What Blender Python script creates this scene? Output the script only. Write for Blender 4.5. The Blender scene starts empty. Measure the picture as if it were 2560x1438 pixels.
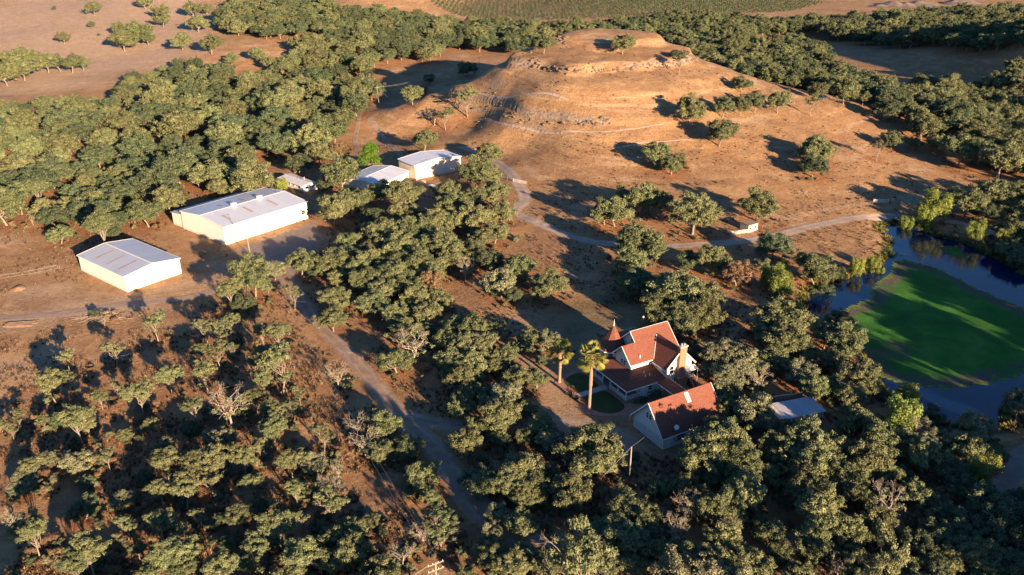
import bpy, bmesh, math, random
import numpy as np
from mathutils import Vector, Matrix

R = math.radians
random.seed(7); rng = np.random.default_rng(11)
scene = bpy.context.scene
C = scene.collection

# ------------------------------------------------------------------ camera, sky, sun, exposure
F, PITCH, HCAM = 2060.0, R(24.3), 90.0          # focal length in photo pixels, downward pitch, height above the house
cam_d = bpy.data.cameras.new('camera'); cam = bpy.data.objects.new('camera', cam_d); C.objects.link(cam)
cam_d.sensor_width = 36.0; cam_d.lens = 36.0 * F / 2560.0
cam_d.clip_start = 1.0; cam_d.clip_end = 12000.0
cam.location = (0, 0, HCAM); cam.rotation_euler = (math.pi / 2 - PITCH, 0, 0)
scene.camera = cam
SUN_EL = 12.6
SDX, SDY = 0.545, -0.839                            # horizontal direction towards the sun
world = bpy.data.worlds.new('World'); scene.world = world; world.use_nodes = True
wn = world.node_tree
sky = wn.nodes.new('ShaderNodeTexSky'); sky.sky_type = 'NISHITA'; sky.sun_disc = False
sky.sun_elevation = R(SUN_EL); sky.sun_rotation = math.atan2(SDX, SDY)
sky.air_density = 1.0; sky.dust_density = 0.3; sky.ozone_density = 5.5
bg = wn.nodes['Background']; bg.inputs['Strength'].default_value = 0.05
wn.links.new(sky.outputs['Color'], bg.inputs['Color'])
sun_d = bpy.data.lights.new('sun', 'SUN'); sun = bpy.data.objects.new('sun', sun_d); C.objects.link(sun)
sun_d.energy = 5.0; sun_d.angle = R(0.53); sun_d.color = (1.0, 0.655, 0.385)
sdir = Vector((SDX * math.cos(R(SUN_EL)), SDY * math.cos(R(SUN_EL)), math.sin(R(SUN_EL))))
sun.rotation_euler = sdir.to_track_quat('Z', 'Y').to_euler()
scene.view_settings.view_transform = 'Standard'; scene.view_settings.look = 'None'
scene.view_settings.exposure = 1.85; scene.view_settings.gamma = 1.0
scene.cycles.max_bounces = 5; scene.cycles.diffuse_bounces = 2; scene.cycles.glossy_bounces = 2
scene.cycles.transmission_bounces = 3; scene.cycles.transparent_max_bounces = 6
scene.cycles.caustics_reflective = False; scene.cycles.caustics_refractive = False

# ------------------------------------------------------------------ photo pixel -> world
cp, sp = math.cos(PITCH), math.sin(PITCH)
def ray(px, py):
    u = (px - 1280) / F; v = (py - 719) / F
    return np.array([u, cp - v * sp, -sp - v * cp])
def at0(px, py, z=0.0):
    r = ray(px, py); k = (z - HCAM) / r[2]
    return np.array([r[0] * k, r[1] * k, z])

# ------------------------------------------------------------------ terrain heights
CP = []
def c(px, py, z): p = at0(px, py, z); CP.append((p[0], p[1], z))
for px in (-300, 0, 300, 640, 960, 1280, 1600, 1900):
    for py in (1500, 1250, 1000, 800, 650): c(px, py, 0)
for px, py in ((-300, 560), (0, 560), (300, 560), (560, 520), (760, 480), (900, 440), (1030, 430), (1150, 440), (1250, 480),
               (-200, 450), (0, 420), (200, 380), (400, 360), (600, 340), (760, 330), (0, 330), (2560, 620), (2700, 560)): c(px, py, 0)
for px, py in ((2150, 1000), (2300, 1000), (2150, 750), (2400, 700), (2560, 800), (2700, 700), (2300, 620)): c(px, py, -1.0)
for px, py in ((2300, 1200), (2500, 1150), (2200, 1400), (2560, 1400)): c(px, py, -0.5)
for px, py in ((1500, 620), (1700, 640), (1900, 600), (1400, 560), (1330, 500)): c(px, py, 0)
for px, py, z in ((1280, 400, 1.5), (1400, 420, 3), (1600, 440, 3.5), (1900, 470, 3), (2200, 480, 2), (2450, 460, 1), (1600, 520, 1), (2000, 520, 1), (1080, 345, 1),
                  (1180, 350, 3), (1330, 335, 8), (1500, 335, 12), (1700, 345, 11), (1900, 370, 9), (2100, 400, 6), (2300, 400, 3),
                  (1200, 290, 8), (1260, 270, 14), (1350, 260, 19), (1500, 250, 22), (1700, 240, 22), (1850, 260, 17), (2000, 290, 13), (2150, 320, 8),
                  (1290, 200, 24), (1400, 190, 28.5), (1550, 182, 29), (1700, 172, 28.5), (1340, 150, 31), (1450, 120, 34.5), (1600, 115, 35), (1700, 128, 32.5),
                  (1420, 92, 37), (1530, 84, 38), (1640, 92, 37),
                  (1860, 205, 22), (2000, 245, 16), (2180, 268, 10), (2350, 330, 5), (1120, 240, 13), (1060, 262, 9), (1000, 274, 5.5), (1200, 205, 20), (1250, 178, 26), (1060, 310, 2), (960, 310, 0.5)):
    c(px, py, z)
def w(x, y, z): CP.append((x, y, z))
# far side of the mesa, in world metres
for x, y, z in ((55, 445, 33), (90, 430, 22), (25, 445, 30), (0, 430, 20), (130, 420, 13), (40, 490, 10), (80, 480, 5), (0, 470, 8), (170, 415, 6), (-22, 425, 5), (-45, 440, -4), (-20, 465, -3), (-75, 450, -3), (-60, 490, -4), (-105, 430, 0),
                (120, 470, 1), (200, 400, 2), (60, 540, 0), (-120, 400, 0), (-60, 540, -1), (150, 560, 0), (260, 420, 0)): w(x, y, z)
for x in (-900, -600, -350, -150, 50, 250, 450, 700, 1000):
    for y in (640, 820, 1050, 1400, 2200, 3500): w(x, y, 0)
# rise beyond the right edge of the picture (shades the valley behind)
for x, y, z in ((345, 330, 40), (390, 390, 62), (420, 470, 54), (360, 440, 48), (318, 470, 40), (300, 400, 24), (330, 400, 46), (330, 540, 26), (270, 470, 6), (320, 300, 12), (500, 400, 40), (480, 560, 16), (300, 360, 4)): w(x, y, z)
for x, y, z in ((-200, 60, 0), (0, 20, 0), (100, 30, 3), (150, 60, 8), (200, 100, 8), (230, 200, 5), (260, 280, 6), (-300, 200, 0), (-300, 350, 0), (-400, 500, 0)): w(x, y, z)
CP = np.array(CP)
# thin out control points that nearly coincide
keep = []
for i in range(len(CP)):
    if all((CP[i, 0] - CP[j, 0]) ** 2 + (CP[i, 1] - CP[j, 1]) ** 2 > 16 for j in keep): keep.append(i)
CP = CP[keep]
SC = 100.0; CC = 0.14
def phi(d2): return np.sqrt(d2 + CC * CC)
X0 = CP[:, :2] / SC
A = phi(((X0[:, None] - X0[None]) ** 2).sum(-1)); n_ = len(CP)
Pm = np.c_[np.ones(n_), X0]
M_ = np.block([[A - 0.004 * np.eye(n_), Pm], [Pm.T, np.zeros((3, 3))]])
sol = np.linalg.solve(M_, np.r_[CP[:, 2], 0, 0, 0])

def axis(lo, a, b, hi, step, grow=1.09):
    core = list(np.arange(a, b + step, step)); s = step; v = core[-1]
    while v < hi: s = min(s * grow, 120); v += s; core.append(v)
    s = step; v = core[0]; pre = []
    while v > lo: s = min(s * grow, 120); v -= s; pre.append(v)
    return np.array(pre[::-1] + core)
GX = axis(-5000, -205, 215, 5000, 1.5); GY = axis(-600, 78, 470, 7000, 1.6)
XX, YY = np.meshgrid(GX, GY)
def rbf(x, y):
    q = np.stack([x.ravel(), y.ravel()], 1) / SC; out = np.empty(len(q))
    for i in range(0, len(q), 20000):
        b = q[i:i + 20000]
        out[i:i + 20000] = phi(((b[:, None] - X0[None]) ** 2).sum(-1)) @ sol[:n_] + sol[n_] + b @ sol[n_ + 1:]
    return out.reshape(x.shape)
def vnoise(x, y, s, seed=0):                     # smooth value noise
    x = x / s + 1000.3 + seed * 17.7; y = y / s + 1000.7 + seed * 31.1
    xi = np.floor(x).astype(int); yi = np.floor(y).astype(int); fx = x - xi; fy = y - yi
    fx = fx * fx * (3 - 2 * fx); fy = fy * fy * (3 - 2 * fy)
    T = np.random.default_rng(seed + 5).random((256, 256))
    g = lambda a, b: T[a & 255, b & 255]
    return (g(xi, yi) * (1 - fx) + g(xi + 1, yi) * fx) * (1 - fy) + (g(xi, yi + 1) * (1 - fx) + g(xi + 1, yi + 1) * fx) * fy - 0.5
def sstep(t): t = np.clip(t, 0, 1); return t * t * (3 - 2 * t)
def inpoly(x, y, poly):
    r = np.zeros(x.shape, bool); j = len(poly) - 1
    for i in range(len(poly)):
        xi, yi = poly[i]; xj, yj = poly[j]
        cnd = ((yi > y) != (yj > y)) & (x < (xj - xi) * (y - yi) / (yj - yi + 1e-12) + xi)
        r ^= cnd; j = i
    return r
def pdist(x, y, poly, closed=True):              # distance to polyline
    d = np.full(x.shape, 1e9); n = len(poly)
    for i in range(n if closed else n - 1):
        ax, ay = poly[i]; bx, by = poly[(i + 1) % n]; dx, dy = bx - ax, by - ay
        t = np.clip(((x - ax) * dx + (y - ay) * dy) / (dx * dx + dy * dy + 1e-9), 0, 1)
        d = np.minimum(d, np.hypot(x - ax - t * dx, y - ay - t * dy))
    return d
Z = rbf(XX, YY)
far = sstep((np.hypot(XX, YY - 200) - 500) / 800)
Z = Z * (1 - sstep((np.hypot(XX, YY) - 1100) / 900))
hillm = sstep((Z - 2) / 6)
Z0 = Z.copy()
# rock bands: the slope steepens where the ledges are
wob = vnoise(XX, YY, 22, 1) * 2.2 + vnoise(XX, YY, 7, 2) * 1.0
nearhill = (XX > -60) & (XX < 230) & (YY > 280) & (YY < 520)
def ledge(zl, hgt, wd, mask):
    global Z
    t = (Z0 + wob - zl) / wd
    Z = Z + mask * nearhill * hgt * (sstep(t + 0.5) - np.clip((Z0 + wob - zl) / 9 + 0.5, 0, 1))
ledge(30.2, 3.2, 0.9, 1.0)
ledge(35.3, 2.3, 0.9, 1.0)
ledge(15.5, 1.5, 0.6, sstep((75 - XX) / 30))
ledge(11.0, 0.8, 0.6, sstep((60 - XX) / 30))
ledge(22.5, 0.5, 0.7, sstep(vnoise(XX, YY, 40, 9) * 4 + 0.4))
Z += hillm * (vnoise(XX, YY, 9, 3) * 0.7 + vnoise(XX, YY, 3.5, 4) * 0.3)
flat = np.ones_like(Z)
for bx, by, br in ((-103, 212, 26), (-88, 252, 32), (-32, 308, 22), (-47, 295, 16), (-79, 289, 14), (30, 142, 26), (56, 137, 12), (36, 155, 14)):
    flat *= sstep((np.hypot(XX - bx, YY - by) - br) / 12)
und = vnoise(XX, YY, 30, 5) * 0.9 + vnoise(XX, YY, 6, 6) * 0.22 + vnoise(XX, YY, 2.6, 8) * 0.12
und += far * vnoise(XX, YY, 160, 7) * 10
farleft = sstep((YY - 430) / 150) * sstep((-XX - 40) / 120)
und += farleft * (vnoise(XX, YY, 70, 12) * 6 + np.clip(YY - 450, 0, 900) * 0.07)
Z = Z * 1.0 + und * flat
Z = Z * np.clip(flat + (np.abs(Z) > 3), 0, 1)
# pond and creek
WZ = -2.0
def pw(pts, z=WZ): return [tuple(at0(a, b, z)[:2]) for a, b in pts]
POND = pw([(2010, 745), (2060, 712), (2110, 696), (2165, 678), (2205, 662), (2222, 625), (2232, 595), (2205, 580), (2215, 562), (2270, 556),
           (2340, 590), (2400, 605), (2440, 625), (2500, 650), (2560, 685), (2700, 760), (2760, 900), (2640, 940), (2545, 985), (2510, 1030),
           (2500, 1075), (2440, 1078), (2350, 1060), (2290, 1035), (2215, 985), (2186, 940), (2150, 880), (2110, 835), (2060, 812), (2010, 800)])
din = pdist(XX, YY, POND); ins = inpoly(XX, YY, POND); sd = np.where(ins, din, -din) + vnoise(XX, YY, 4, 21) * 1.6
bank = sstep((sd + 9) / 10)                      # 0 away, 1 at the shore and inside
Z = Z * (1 - bank) + bank * np.minimum(Z, np.where(sd > 0, WZ - 0.15 - np.clip(sd, 0, 3) * 0.5, WZ + 0.05 + np.clip(-sd, 0, 9) * 0.18))
def hz(x, y):
    x = np.asarray(x, float); y = np.asarray(y, float)
    i = np.clip(np.searchsorted(GX, x) - 1, 0, len(GX) - 2); j = np.clip(np.searchsorted(GY, y) - 1, 0, len(GY) - 2)
    fx = np.clip((x - GX[i]) / (GX[i + 1] - GX[i]), 0, 1); fy = np.clip((y - GY[j]) / (GY[j + 1] - GY[j]), 0, 1)
    return (Z[j, i] * (1 - fx) + Z[j, i + 1] * fx) * (1 - fy) + (Z[j + 1, i] * (1 - fx) + Z[j + 1, i + 1] * fx) * fy
TS = np.concatenate([np.arange(95, 560, 1.0), np.arange(560, 1600, 5.0), np.arange(1600, 6000, 40.0)])
def at(px, py, lift=0.0):
    """ground point seen at a photo pixel (lift: scalar or array along the ray)"""
    r = ray(px, py); P = r[None] * TS[:, None]; d = HCAM + P[:, 2] - hz(P[:, 0], P[:, 1]) - lift
    k = np.argmax(d <= 0)
    if d[k] > 0: k = len(TS) - 1
    if k > 0:
        f = d[k - 1] / (d[k - 1] - d[k] + 1e-9); t = TS[k - 1] + f * (TS[k] - TS[k - 1])
    else: t = TS[0]
    x, y = r[0] * t, r[1] * t
    return float(x), float(y), float(hz(x, y)), float(t)

# ------------------------------------------------------------------ helpers
def tag(o, label=None, cat=None, group=None, kind=None):
    if label: o['label'] = label
    if cat: o['category'] = cat
    if group: o['group'] = group
    if kind: o['kind'] = kind
    return o
def np_mesh(name, V, Q, mats=(), smooth=False, fmat=None):
    V = np.asarray(V, np.float32).reshape(-1, 3); Q = np.asarray(Q, np.int32); k = Q.shape[1]
    m = bpy.data.meshes.new(name); m.vertices.add(len(V)); m.vertices.foreach_set('co', V.ravel())
    m.loops.add(Q.size); m.loops.foreach_set('vertex_index', Q.ravel())
    m.polygons.add(len(Q)); m.polygons.foreach_set('loop_start', np.arange(0, Q.size, k, dtype=np.int32))
    m.polygons.foreach_set('loop_total', np.full(len(Q), k, np.int32))
    if fmat is not None: m.polygons.foreach_set('material_index', np.asarray(fmat, np.int32))
    if smooth: m.polygons.foreach_set('use_smooth', np.ones(len(Q), bool))
    for x in mats: m.materials.append(x)
    m.update(calc_edges=True); m.validate(); return m
def obj(name, mesh, parent=None, loc=None):
    o = bpy.data.objects.new(name, mesh); C.objects.link(o)
    if parent is not None: o.parent = parent
    if loc is not None: o.location = loc
    return o
def empty(name, loc=(0, 0, 0), rz=0.0, parent=None):
    o = bpy.data.objects.new(name, None); C.objects.link(o); o.location = loc; o.rotation_euler = (0, 0, rz)
    o.empty_display_size = 0.5
    if parent is not None: o.parent = parent
    return o
class MB:                                        # collects faces for ONE mesh object
    def __init__(s): s.v = []; s.f = []; s.m = []
    def add(s, v, f, m=0):
        b = len(s.v); s.v += [tuple(q) for q in v]; s.f += [tuple(i + b for i in q) for q in f]; s.m += [m] * len(f); return s
    def box(s, x0, y0, z0, x1, y1, z1, m=0):
        v = [(x0, y0, z0), (x1, y0, z0), (x1, y1, z0), (x0, y1, z0), (x0, y0, z1), (x1, y0, z1), (x1, y1, z1), (x0, y1, z1)]
        return s.add(v, [(0, 3, 2, 1), (4, 5, 6, 7), (0, 1, 5, 4), (1, 2, 6, 5), (2, 3, 7, 6), (3, 0, 4, 7)], m)
    def slab(s, poly, t, m=0):                   # polygon (3D) with thickness t straight down
        n = len(poly); v = [tuple(p) for p in poly] + [(p[0], p[1], p[2] - t) for p in poly]
        nz = sum((poly[i][0] - poly[i - 1][0]) * (poly[i][1] + poly[i - 1][1]) for i in range(n))
        top = tuple(range(n)) if nz < 0 else tuple(range(n))[::-1]
        f = [top, tuple(i + n for i in top[::-1])]
        for i in range(n):
            j = (i + 1) % n; q = (i, i + n, j + n, j) if nz < 0 else (i, j, j + n, i + n); f.append(q)
        return s.add(v, f, m)
    def prism(s, prof, ax, a, b, m=0):           # profile of (u, z); ax 'x': u is y, extruded along x
        n = len(prof)
        g = (lambda q, e: (e, q[0], q[1])) if ax == 'x' else (lambda q, e: (q[0], e, q[1]))
        v = [g(q, a) for q in prof] + [g(q, b) for q in prof]
        f = [tuple(range(n))[::-1], tuple(range(n, 2 * n))] + [(i, (i + 1) % n, (i + 1) % n + n, i + n) for i in range(n)]
        return s.add(v, f, m)
    def bar(s, p, q, w_, h_=None, m=0):
        p, q = Vector(p), Vector(q); d = (q - p).normalized(); h_ = h_ or w_
        up = Vector((0, 0, 1)) if abs(d.z) < 0.95 else Vector((1, 0, 0)); a = d.cross(up).normalized() * w_ / 2; b = a.cross(d).normalized() * h_ / 2
        v = [p - a - b, p + a - b, p + a + b, p - a + b, q - a - b, q + a - b, q + a + b, q - a + b]
        return s.add(v, [(0, 3, 2, 1), (4, 5, 6, 7), (0, 1, 5, 4), (1, 2, 6, 5), (2, 3, 7, 6), (3, 0, 4, 7)], m)
    def tube(s, pts, rad, n=8, m=0, cap=True):
        pts = [Vector(p) for p in pts]; rad = rad if isinstance(rad, (list, tuple)) else [rad] * len(pts); b0 = len(s.v); vs = []; fs = []
        a = None
        for i, p in enumerate(pts):
            d = (pts[min(i + 1, len(pts) - 1)] - pts[max(i - 1, 0)]).normalized()
            if a is None: a = d.orthogonal().normalized()
            else: a = (a - d * a.dot(d)); a = a.normalized() if a.length > 1e-5 else d.orthogonal().normalized()
            b = d.cross(a)
            for k in range(n):
                t = 2 * math.pi * k / n; vs.append(p + (a * math.cos(t) + b * math.sin(t)) * rad[i])
        for i in range(len(pts) - 1):
            for k in range(n): fs.append((i * n + k, i * n + (k + 1) % n, (i + 1) * n + (k + 1) % n, (i + 1) * n + k))
        if cap: fs.append(tuple(range(n))[::-1]); fs.append(tuple((len(pts) - 1) * n + k for k in range(n)))
        return s.add(vs, fs, m)
    def cyl(s, x, y, z0, z1, r0, r1=None, n=12, m=0): return s.tube([(x, y, z0), (x, y, z1)], [r0, r0 if r1 is None else r1], n, m)
    def build(s, name, mats, parent=None, loc=None, smooth=False, bevel=0):
        me = bpy.data.meshes.new(name); me.from_pydata(s.v, [], s.f)
        for x in (mats if isinstance(mats, (list, tuple)) else [mats]): me.materials.append(x)
        me.polygons.foreach_set('material_index', s.m)
        bm = bmesh.new(); bm.from_mesh(me); bmesh.ops.recalc_face_normals(bm, faces=bm.faces); bm.to_mesh(me); bm.free()
        if smooth: me.polygons.foreach_set('use_smooth', [True] * len(me.polygons))
        me.update(); o = obj(name, me, parent, loc)
        if bevel:
            md = o.modifiers.new('bevel', 'BEVEL'); md.width = bevel; md.segments = 1; md.limit_method = 'ANGLE'
        return o

# ------------------------------------------------------------------ materials
class NT:
    def __init__(s, name):
        s.mat = bpy.data.materials.new(name); s.mat.use_nodes = True; s.t = s.mat.node_tree; s.b = s.t.nodes['Principled BSDF']
        s.b.inputs['Roughness'].default_value = 0.9; s.b.inputs['Specular IOR Level'].default_value = 0.25
    def n(s, typ, **kw):
        x = s.t.nodes.new(typ)
        for k, v in kw.items():
            if hasattr(x, k): setattr(x, k, v)
            else: x.inputs[k.replace('_', ' ')].default_value = v
        return x
    def l(s, a, b): s.t.links.new(a, b); return b
    def coord(s, kind='Object'): return s.n('ShaderNodeTexCoord').outputs[kind]
    def noise(s, vec, scale, detail=3, rough=0.55, dist=0.0):
        x = s.n('ShaderNodeTexNoise'); x.inputs['Scale'].default_value = scale; x.inputs['Detail'].default_value = detail
        x.inputs['Roughness'].default_value = rough; x.inputs['Distortion'].default_value = dist; s.l(vec, x.inputs['Vector']); return x.outputs['Fac']
    def mapping(s, vec, scale=(1, 1, 1), rot=(0, 0, 0)):
        m = s.n('ShaderNodeMapping'); m.inputs['Scale'].default_value = scale; m.inputs['Rotation'].default_value = rot; s.l(vec, m.inputs['Vector']); return m.outputs['Vector']
    def ramp(s, fac, stops):
        x = s.n('ShaderNodeValToRGB'); e = x.color_ramp.elements
        while len(e) < len(stops): e.new(0.5)
        for i, (p, col) in enumerate(stops): e[i].position = p; e[i].color = (*col, 1) if len(col) == 3 else col
        s.l(fac, x.inputs['Fac']); return x.outputs['Color']
    def rng(s, fac, a, b, lo=0, hi=1):
        x = s.n('ShaderNodeMapRange'); x.inputs['From Min'].default_value = a; x.inputs['From Max'].default_value = b
        x.inputs['To Min'].default_value = lo; x.inputs['To Max'].default_value = hi; s.l(fac, x.inputs['Value']); return x.outputs['Result']
    def mix(s, fac, a, b, mode='MIX'):
        x = s.n('ShaderNodeMix', data_type='RGBA', blend_type=mode)
        for val, i in ((fac, 0), (a, 6), (b, 7)):
            if isinstance(val, (int, float)): x.inputs[i].default_value = val
            elif isinstance(val, tuple): x.inputs[i].default_value = (*val, 1)
            else: s.l(val, x.inputs[i])
        return x.outputs[2]
    def math(s, op, a, b=0.0):
        x = s.n('ShaderNodeMath', operation=op)
        for val, i in ((a, 0), (b, 1)):
            if isinstance(val, (int, float)): x.inputs[i].default_value = val
            else: s.l(val, x.inputs[i])
        return x.outputs[0]
    def bump(s, h, strength=0.5, dist=0.1):
        x = s.n('ShaderNodeBump'); x.inputs['Strength'].default_value = strength; x.inputs['Distance'].default_value = dist
        s.l(h, x.inputs['Height']); s.l(x.outputs['Normal'], s.b.inputs['Normal'])
    def out(s, col):
        if isinstance(col, tuple): s.b.inputs['Base Color'].default_value = (*col, 1)
        else: s.l(col, s.b.inputs['Base Color'])
        return s.mat
def plain(name, col, rough=0.8, metal=0.0, var=0.12, scale=1.5, bump=0.0):
    t = NT(name); o = t.coord(); n1 = t.noise(o, scale, 4)
    k = t.rng(n1, 0.3, 0.7, 1 - var, 1 + var); g = t.n('ShaderNodeMix', data_type='RGBA', blend_type='MULTIPLY'); g.inputs[0].default_value = 1
    g.inputs[6].default_value = (*col, 1); t.l(k, g.inputs[7]); t.b.inputs['Roughness'].default_value = rough; t.b.inputs['Metallic'].default_value = metal
    if bump: t.bump(t.noise(o, scale * 4, 3), bump, 0.05)
    return t.out(g.outputs[2])

def ground_color(t):
    """dry grassland; vertex attribute zone: x = leaf litter and painted meadow shade, y = bare earth and painted pasture glare, z = green growth"""
    P = t.n('ShaderNodeNewGeometry').outputs['Position']
    a = t.n('ShaderNodeAttribute'); a.attribute_name = 'zone'
    sx = t.n('ShaderNodeSeparateColor'); t.l(a.outputs['Color'], sx.inputs[0]); zl, zb, zg = sx.outputs[0], sx.outputs[1], sx.outputs[2]
    big = t.noise(P, 0.022, 5, 0.6); mid = t.noise(P, 0.16, 5, 0.62, 0.6); fine = t.noise(P, 1.1, 6, 0.72); vf = t.noise(P, 4.5, 4, 0.75)
    grass = t.ramp(mid, [(0.28, (0.23, 0.138, 0.070)), (0.45, (0.335, 0.213, 0.108)), (0.6, (0.42, 0.282, 0.145)), (0.78, (0.52, 0.38, 0.215))])
    grass = t.mix(t.rng(big, 0.35, 0.65), grass, t.mix(0.5, grass, (0.35, 0.205, 0.105)))
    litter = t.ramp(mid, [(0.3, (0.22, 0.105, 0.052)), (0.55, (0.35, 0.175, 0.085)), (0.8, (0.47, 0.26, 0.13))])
    bare = t.ramp(mid, [(0.3, (0.36, 0.27, 0.19)), (0.6, (0.46, 0.355, 0.26)), (0.8, (0.56, 0.45, 0.34))])
    green = t.ramp(mid, [(0.3, (0.05, 0.07, 0.035)), (0.7, (0.12, 0.14, 0.065))])
    cv = t.n('ShaderNodeMapping'); cv.inputs['Scale'].default_value = (0.035, 0.035, 0.75); t.l(P, cv.inputs['Vector']); cont = t.noise(cv.outputs['Vector'], 1.0, 5, 0.65, 0.3)
    grass = t.mix(t.rng(cont, 0.52, 0.64, 0, 0.55), grass, (0.20, 0.125, 0.085)); grass = t.mix(t.rng(cont, 0.44, 0.36, 0, 0.5), grass, (0.52, 0.42, 0.31))
    jit = t.rng(fine, 0.3, 0.7, -0.35, 0.35)
    def soft(z): return t.rng(t.math('ADD', z, t.math('MULTIPLY', jit, t.rng(z, 0, 0.25, 0, 0.8))), 0.15, 0.85)
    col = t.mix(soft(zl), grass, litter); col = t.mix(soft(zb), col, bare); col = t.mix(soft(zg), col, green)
    # tufts and dark stems
    col = t.mix(t.rng(vf, 0.52, 0.66, 0, 0.6), col, t.mix(0.75, col, (0.10, 0.06, 0.04)))
    col = t.mix(t.rng(fine, 0.52, 0.68, 0, 0.6), col, t.mix(0.65, col, (0.60, 0.45, 0.29)))
    col = t.mix(t.rng(t.noise(P, 0.62, 7, 0.8), 0.50, 0.66, 0, 0.8), col, t.mix(0.75, col, (0.13, 0.075, 0.05)))
    # rock where it is steep
    nz = t.n('ShaderNodeNewGeometry').outputs['True Normal']; sep = t.n('ShaderNodeSeparateXYZ'); t.l(nz, sep.inputs[0])
    rk = t.rng(t.math('ADD', sep.outputs[2], t.math('MULTIPLY', jit, 0.12)), 0.70, 0.58)
    rock = t.ramp(t.noise(P, 0.9, 5, 0.7), [(0.3, (0.10, 0.08, 0.065)), (0.55, (0.30, 0.24, 0.19)), (0.8, (0.46, 0.39, 0.31))])
    col = t.mix(rk, col, rock)
    h = t.math('ADD', t.math('MULTIPLY', fine, 0.7), t.math('MULTIPLY', vf, 0.35))
    return P, col, h, mid, fine, vf
tg = NT('dry_ground'); P_, col_, h_, *_r = ground_color(tg); tg.bump(h_, 1.0, 0.8); MAT_GROUND = tg.out(col_)
def road_mat(name, c0, c1, c2, tracks=True):
    t = NT(name); P, gcol, h, mid, fine, vf = ground_color(t)
    a = t.n('ShaderNodeAttribute'); a.attribute_name = 'across'                     # 0 centre .. 1 edge
    e = t.math('ADD', a.outputs['Fac'], t.rng(t.noise(P, 0.45, 5, 0.7), 0.3, 0.7, -0.3, 0.3))
    rc = t.ramp(t.noise(P, 0.35, 6, 0.65), [(0.3, c0), (0.52, c1), (0.72, c2)])
    rc = t.mix(t.rng(vf, 0.55, 0.7, 0, 0.35), rc, t.mix(0.6, rc, (0.08, 0.05, 0.035)))
    if tracks:                                                                        # grass strip in the middle, worn ruts either side
        mid_s = t.rng(e, 0.28, 0.05, 0, 0.55); rc = t.mix(mid_s, rc, t.mix(0.6, rc, gcol))
        rut = t.math('SUBTRACT', 1.0, t.rng(t.math('ABSOLUTE', t.math('SUBTRACT', e, 0.45)), 0.0, 0.22)); rc = t.mix(t.math('MULTIPLY', rut, 0.35), rc, t.mix(0.5, rc, (0.62, 0.52, 0.43)))
    col = t.mix(t.rng(e, 0.7, 0.98), rc, gcol); t.bump(h, 0.45, 0.35); return t.out(col)
MAT_DIRT = road_mat('dirt_road', (0.21, 0.158, 0.125), (0.28, 0.22, 0.18), (0.36, 0.295, 0.25))
MAT_GRAVEL = road_mat('gravel_road', (0.25, 0.215, 0.19), (0.34, 0.30, 0.275), (0.43, 0.385, 0.355))
MAT_YARD = road_mat('gravel_yard', (0.18, 0.148, 0.128), (0.23, 0.195, 0.172), (0.29, 0.25, 0.225), False)

def leaf_mat(name, a, b, c_, trans=0.06):
    t = NT(name); o = t.coord(); g = t.noise(o, 0.55, 3, 0.6); ri = t.n('ShaderNodeObjectInfo').outputs['Random']
    fine = t.noise(o, 3.2, 2, 0.7)
    col = t.ramp(t.math('ADD', t.math('MULTIPLY', g, 0.6), t.math('MULTIPLY', fine, 0.4)), [(0.32, a), (0.5, b), (0.68, c_)])
    hs = t.n('ShaderNodeHueSaturation'); t.l(t.rng(ri, 0, 1, 0.475, 0.515), hs.inputs['Hue']); t.l(t.rng(t.math('FRACT', t.math('MULTIPLY', ri, 7.3)), 0, 1, 0.8, 1.25), hs.inputs['Value'])
    hs.inputs['Saturation'].default_value = 0.95; t.l(col, hs.inputs['Color'])
    t.b.inputs['Roughness'].default_value = 0.6; t.b.inputs['Specular IOR Level'].default_value = 0.3
    tr = t.n('ShaderNodeBsdfTranslucent'); t.l(hs.outputs[0], tr.inputs['Color']); ms = t.n('ShaderNodeMixShader'); ms.inputs[0].default_value = trans
    t.l(t.b.outputs[0], ms.inputs[1]); t.l(tr.outputs[0], ms.inputs[2]); t.l(ms.outputs[0], t.t.nodes['Material Output'].inputs['Surface'])
    return t.out(hs.outputs[0])
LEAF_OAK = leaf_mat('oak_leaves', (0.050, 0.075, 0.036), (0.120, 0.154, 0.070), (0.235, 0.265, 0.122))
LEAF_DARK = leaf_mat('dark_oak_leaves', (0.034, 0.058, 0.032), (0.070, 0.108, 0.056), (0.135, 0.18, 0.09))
LEAF_PALE = leaf_mat('pale_oak_leaves', (0.078, 0.102, 0.06), (0.158, 0.186, 0.108), (0.27, 0.295, 0.18))
LEAF_BROWN = leaf_mat('browning_leaves', (0.12, 0.085, 0.045), (0.20, 0.14, 0.075), (0.28, 0.20, 0.12))
LEAF_WILLOW = leaf_mat('willow_leaves', (0.10, 0.15, 0.030), (0.20, 0.27, 0.055), (0.32, 0.39, 0.10), 0.25)
LEAF_MAPLE = leaf_mat('bright_leaves', (0.06, 0.13, 0.008), (0.12, 0.25, 0.012), (0.20, 0.36, 0.03), 0.25)
LEAF_PALM = leaf_mat('palm_leaves', (0.10, 0.13, 0.02), (0.20, 0.22, 0.04), (0.34, 0.30, 0.08), 0.2)
BARK = plain('grey_bark', (0.22, 0.195, 0.17), 0.95, var=0.3, scale=2.5, bump=0.5)
BARK_PALE = plain('pale_dead_wood', (0.32, 0.285, 0.25), 0.95, var=0.3, scale=3)
MAT_ROCK = None
def rock_mat():
    t = NT('ledge_rock'); P = t.n('ShaderNodeNewGeometry').outputs['Position']
    col = t.ramp(t.noise(P, 0.9, 5, 0.7), [(0.3, (0.06, 0.048, 0.04)), (0.55, (0.17, 0.135, 0.11)), (0.8, (0.34, 0.28, 0.22))]); t.bump(t.noise(P, 2.5, 4, 0.7), 0.8, 0.4); return t.out(col)
MAT_ROCK = rock_mat()

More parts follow.
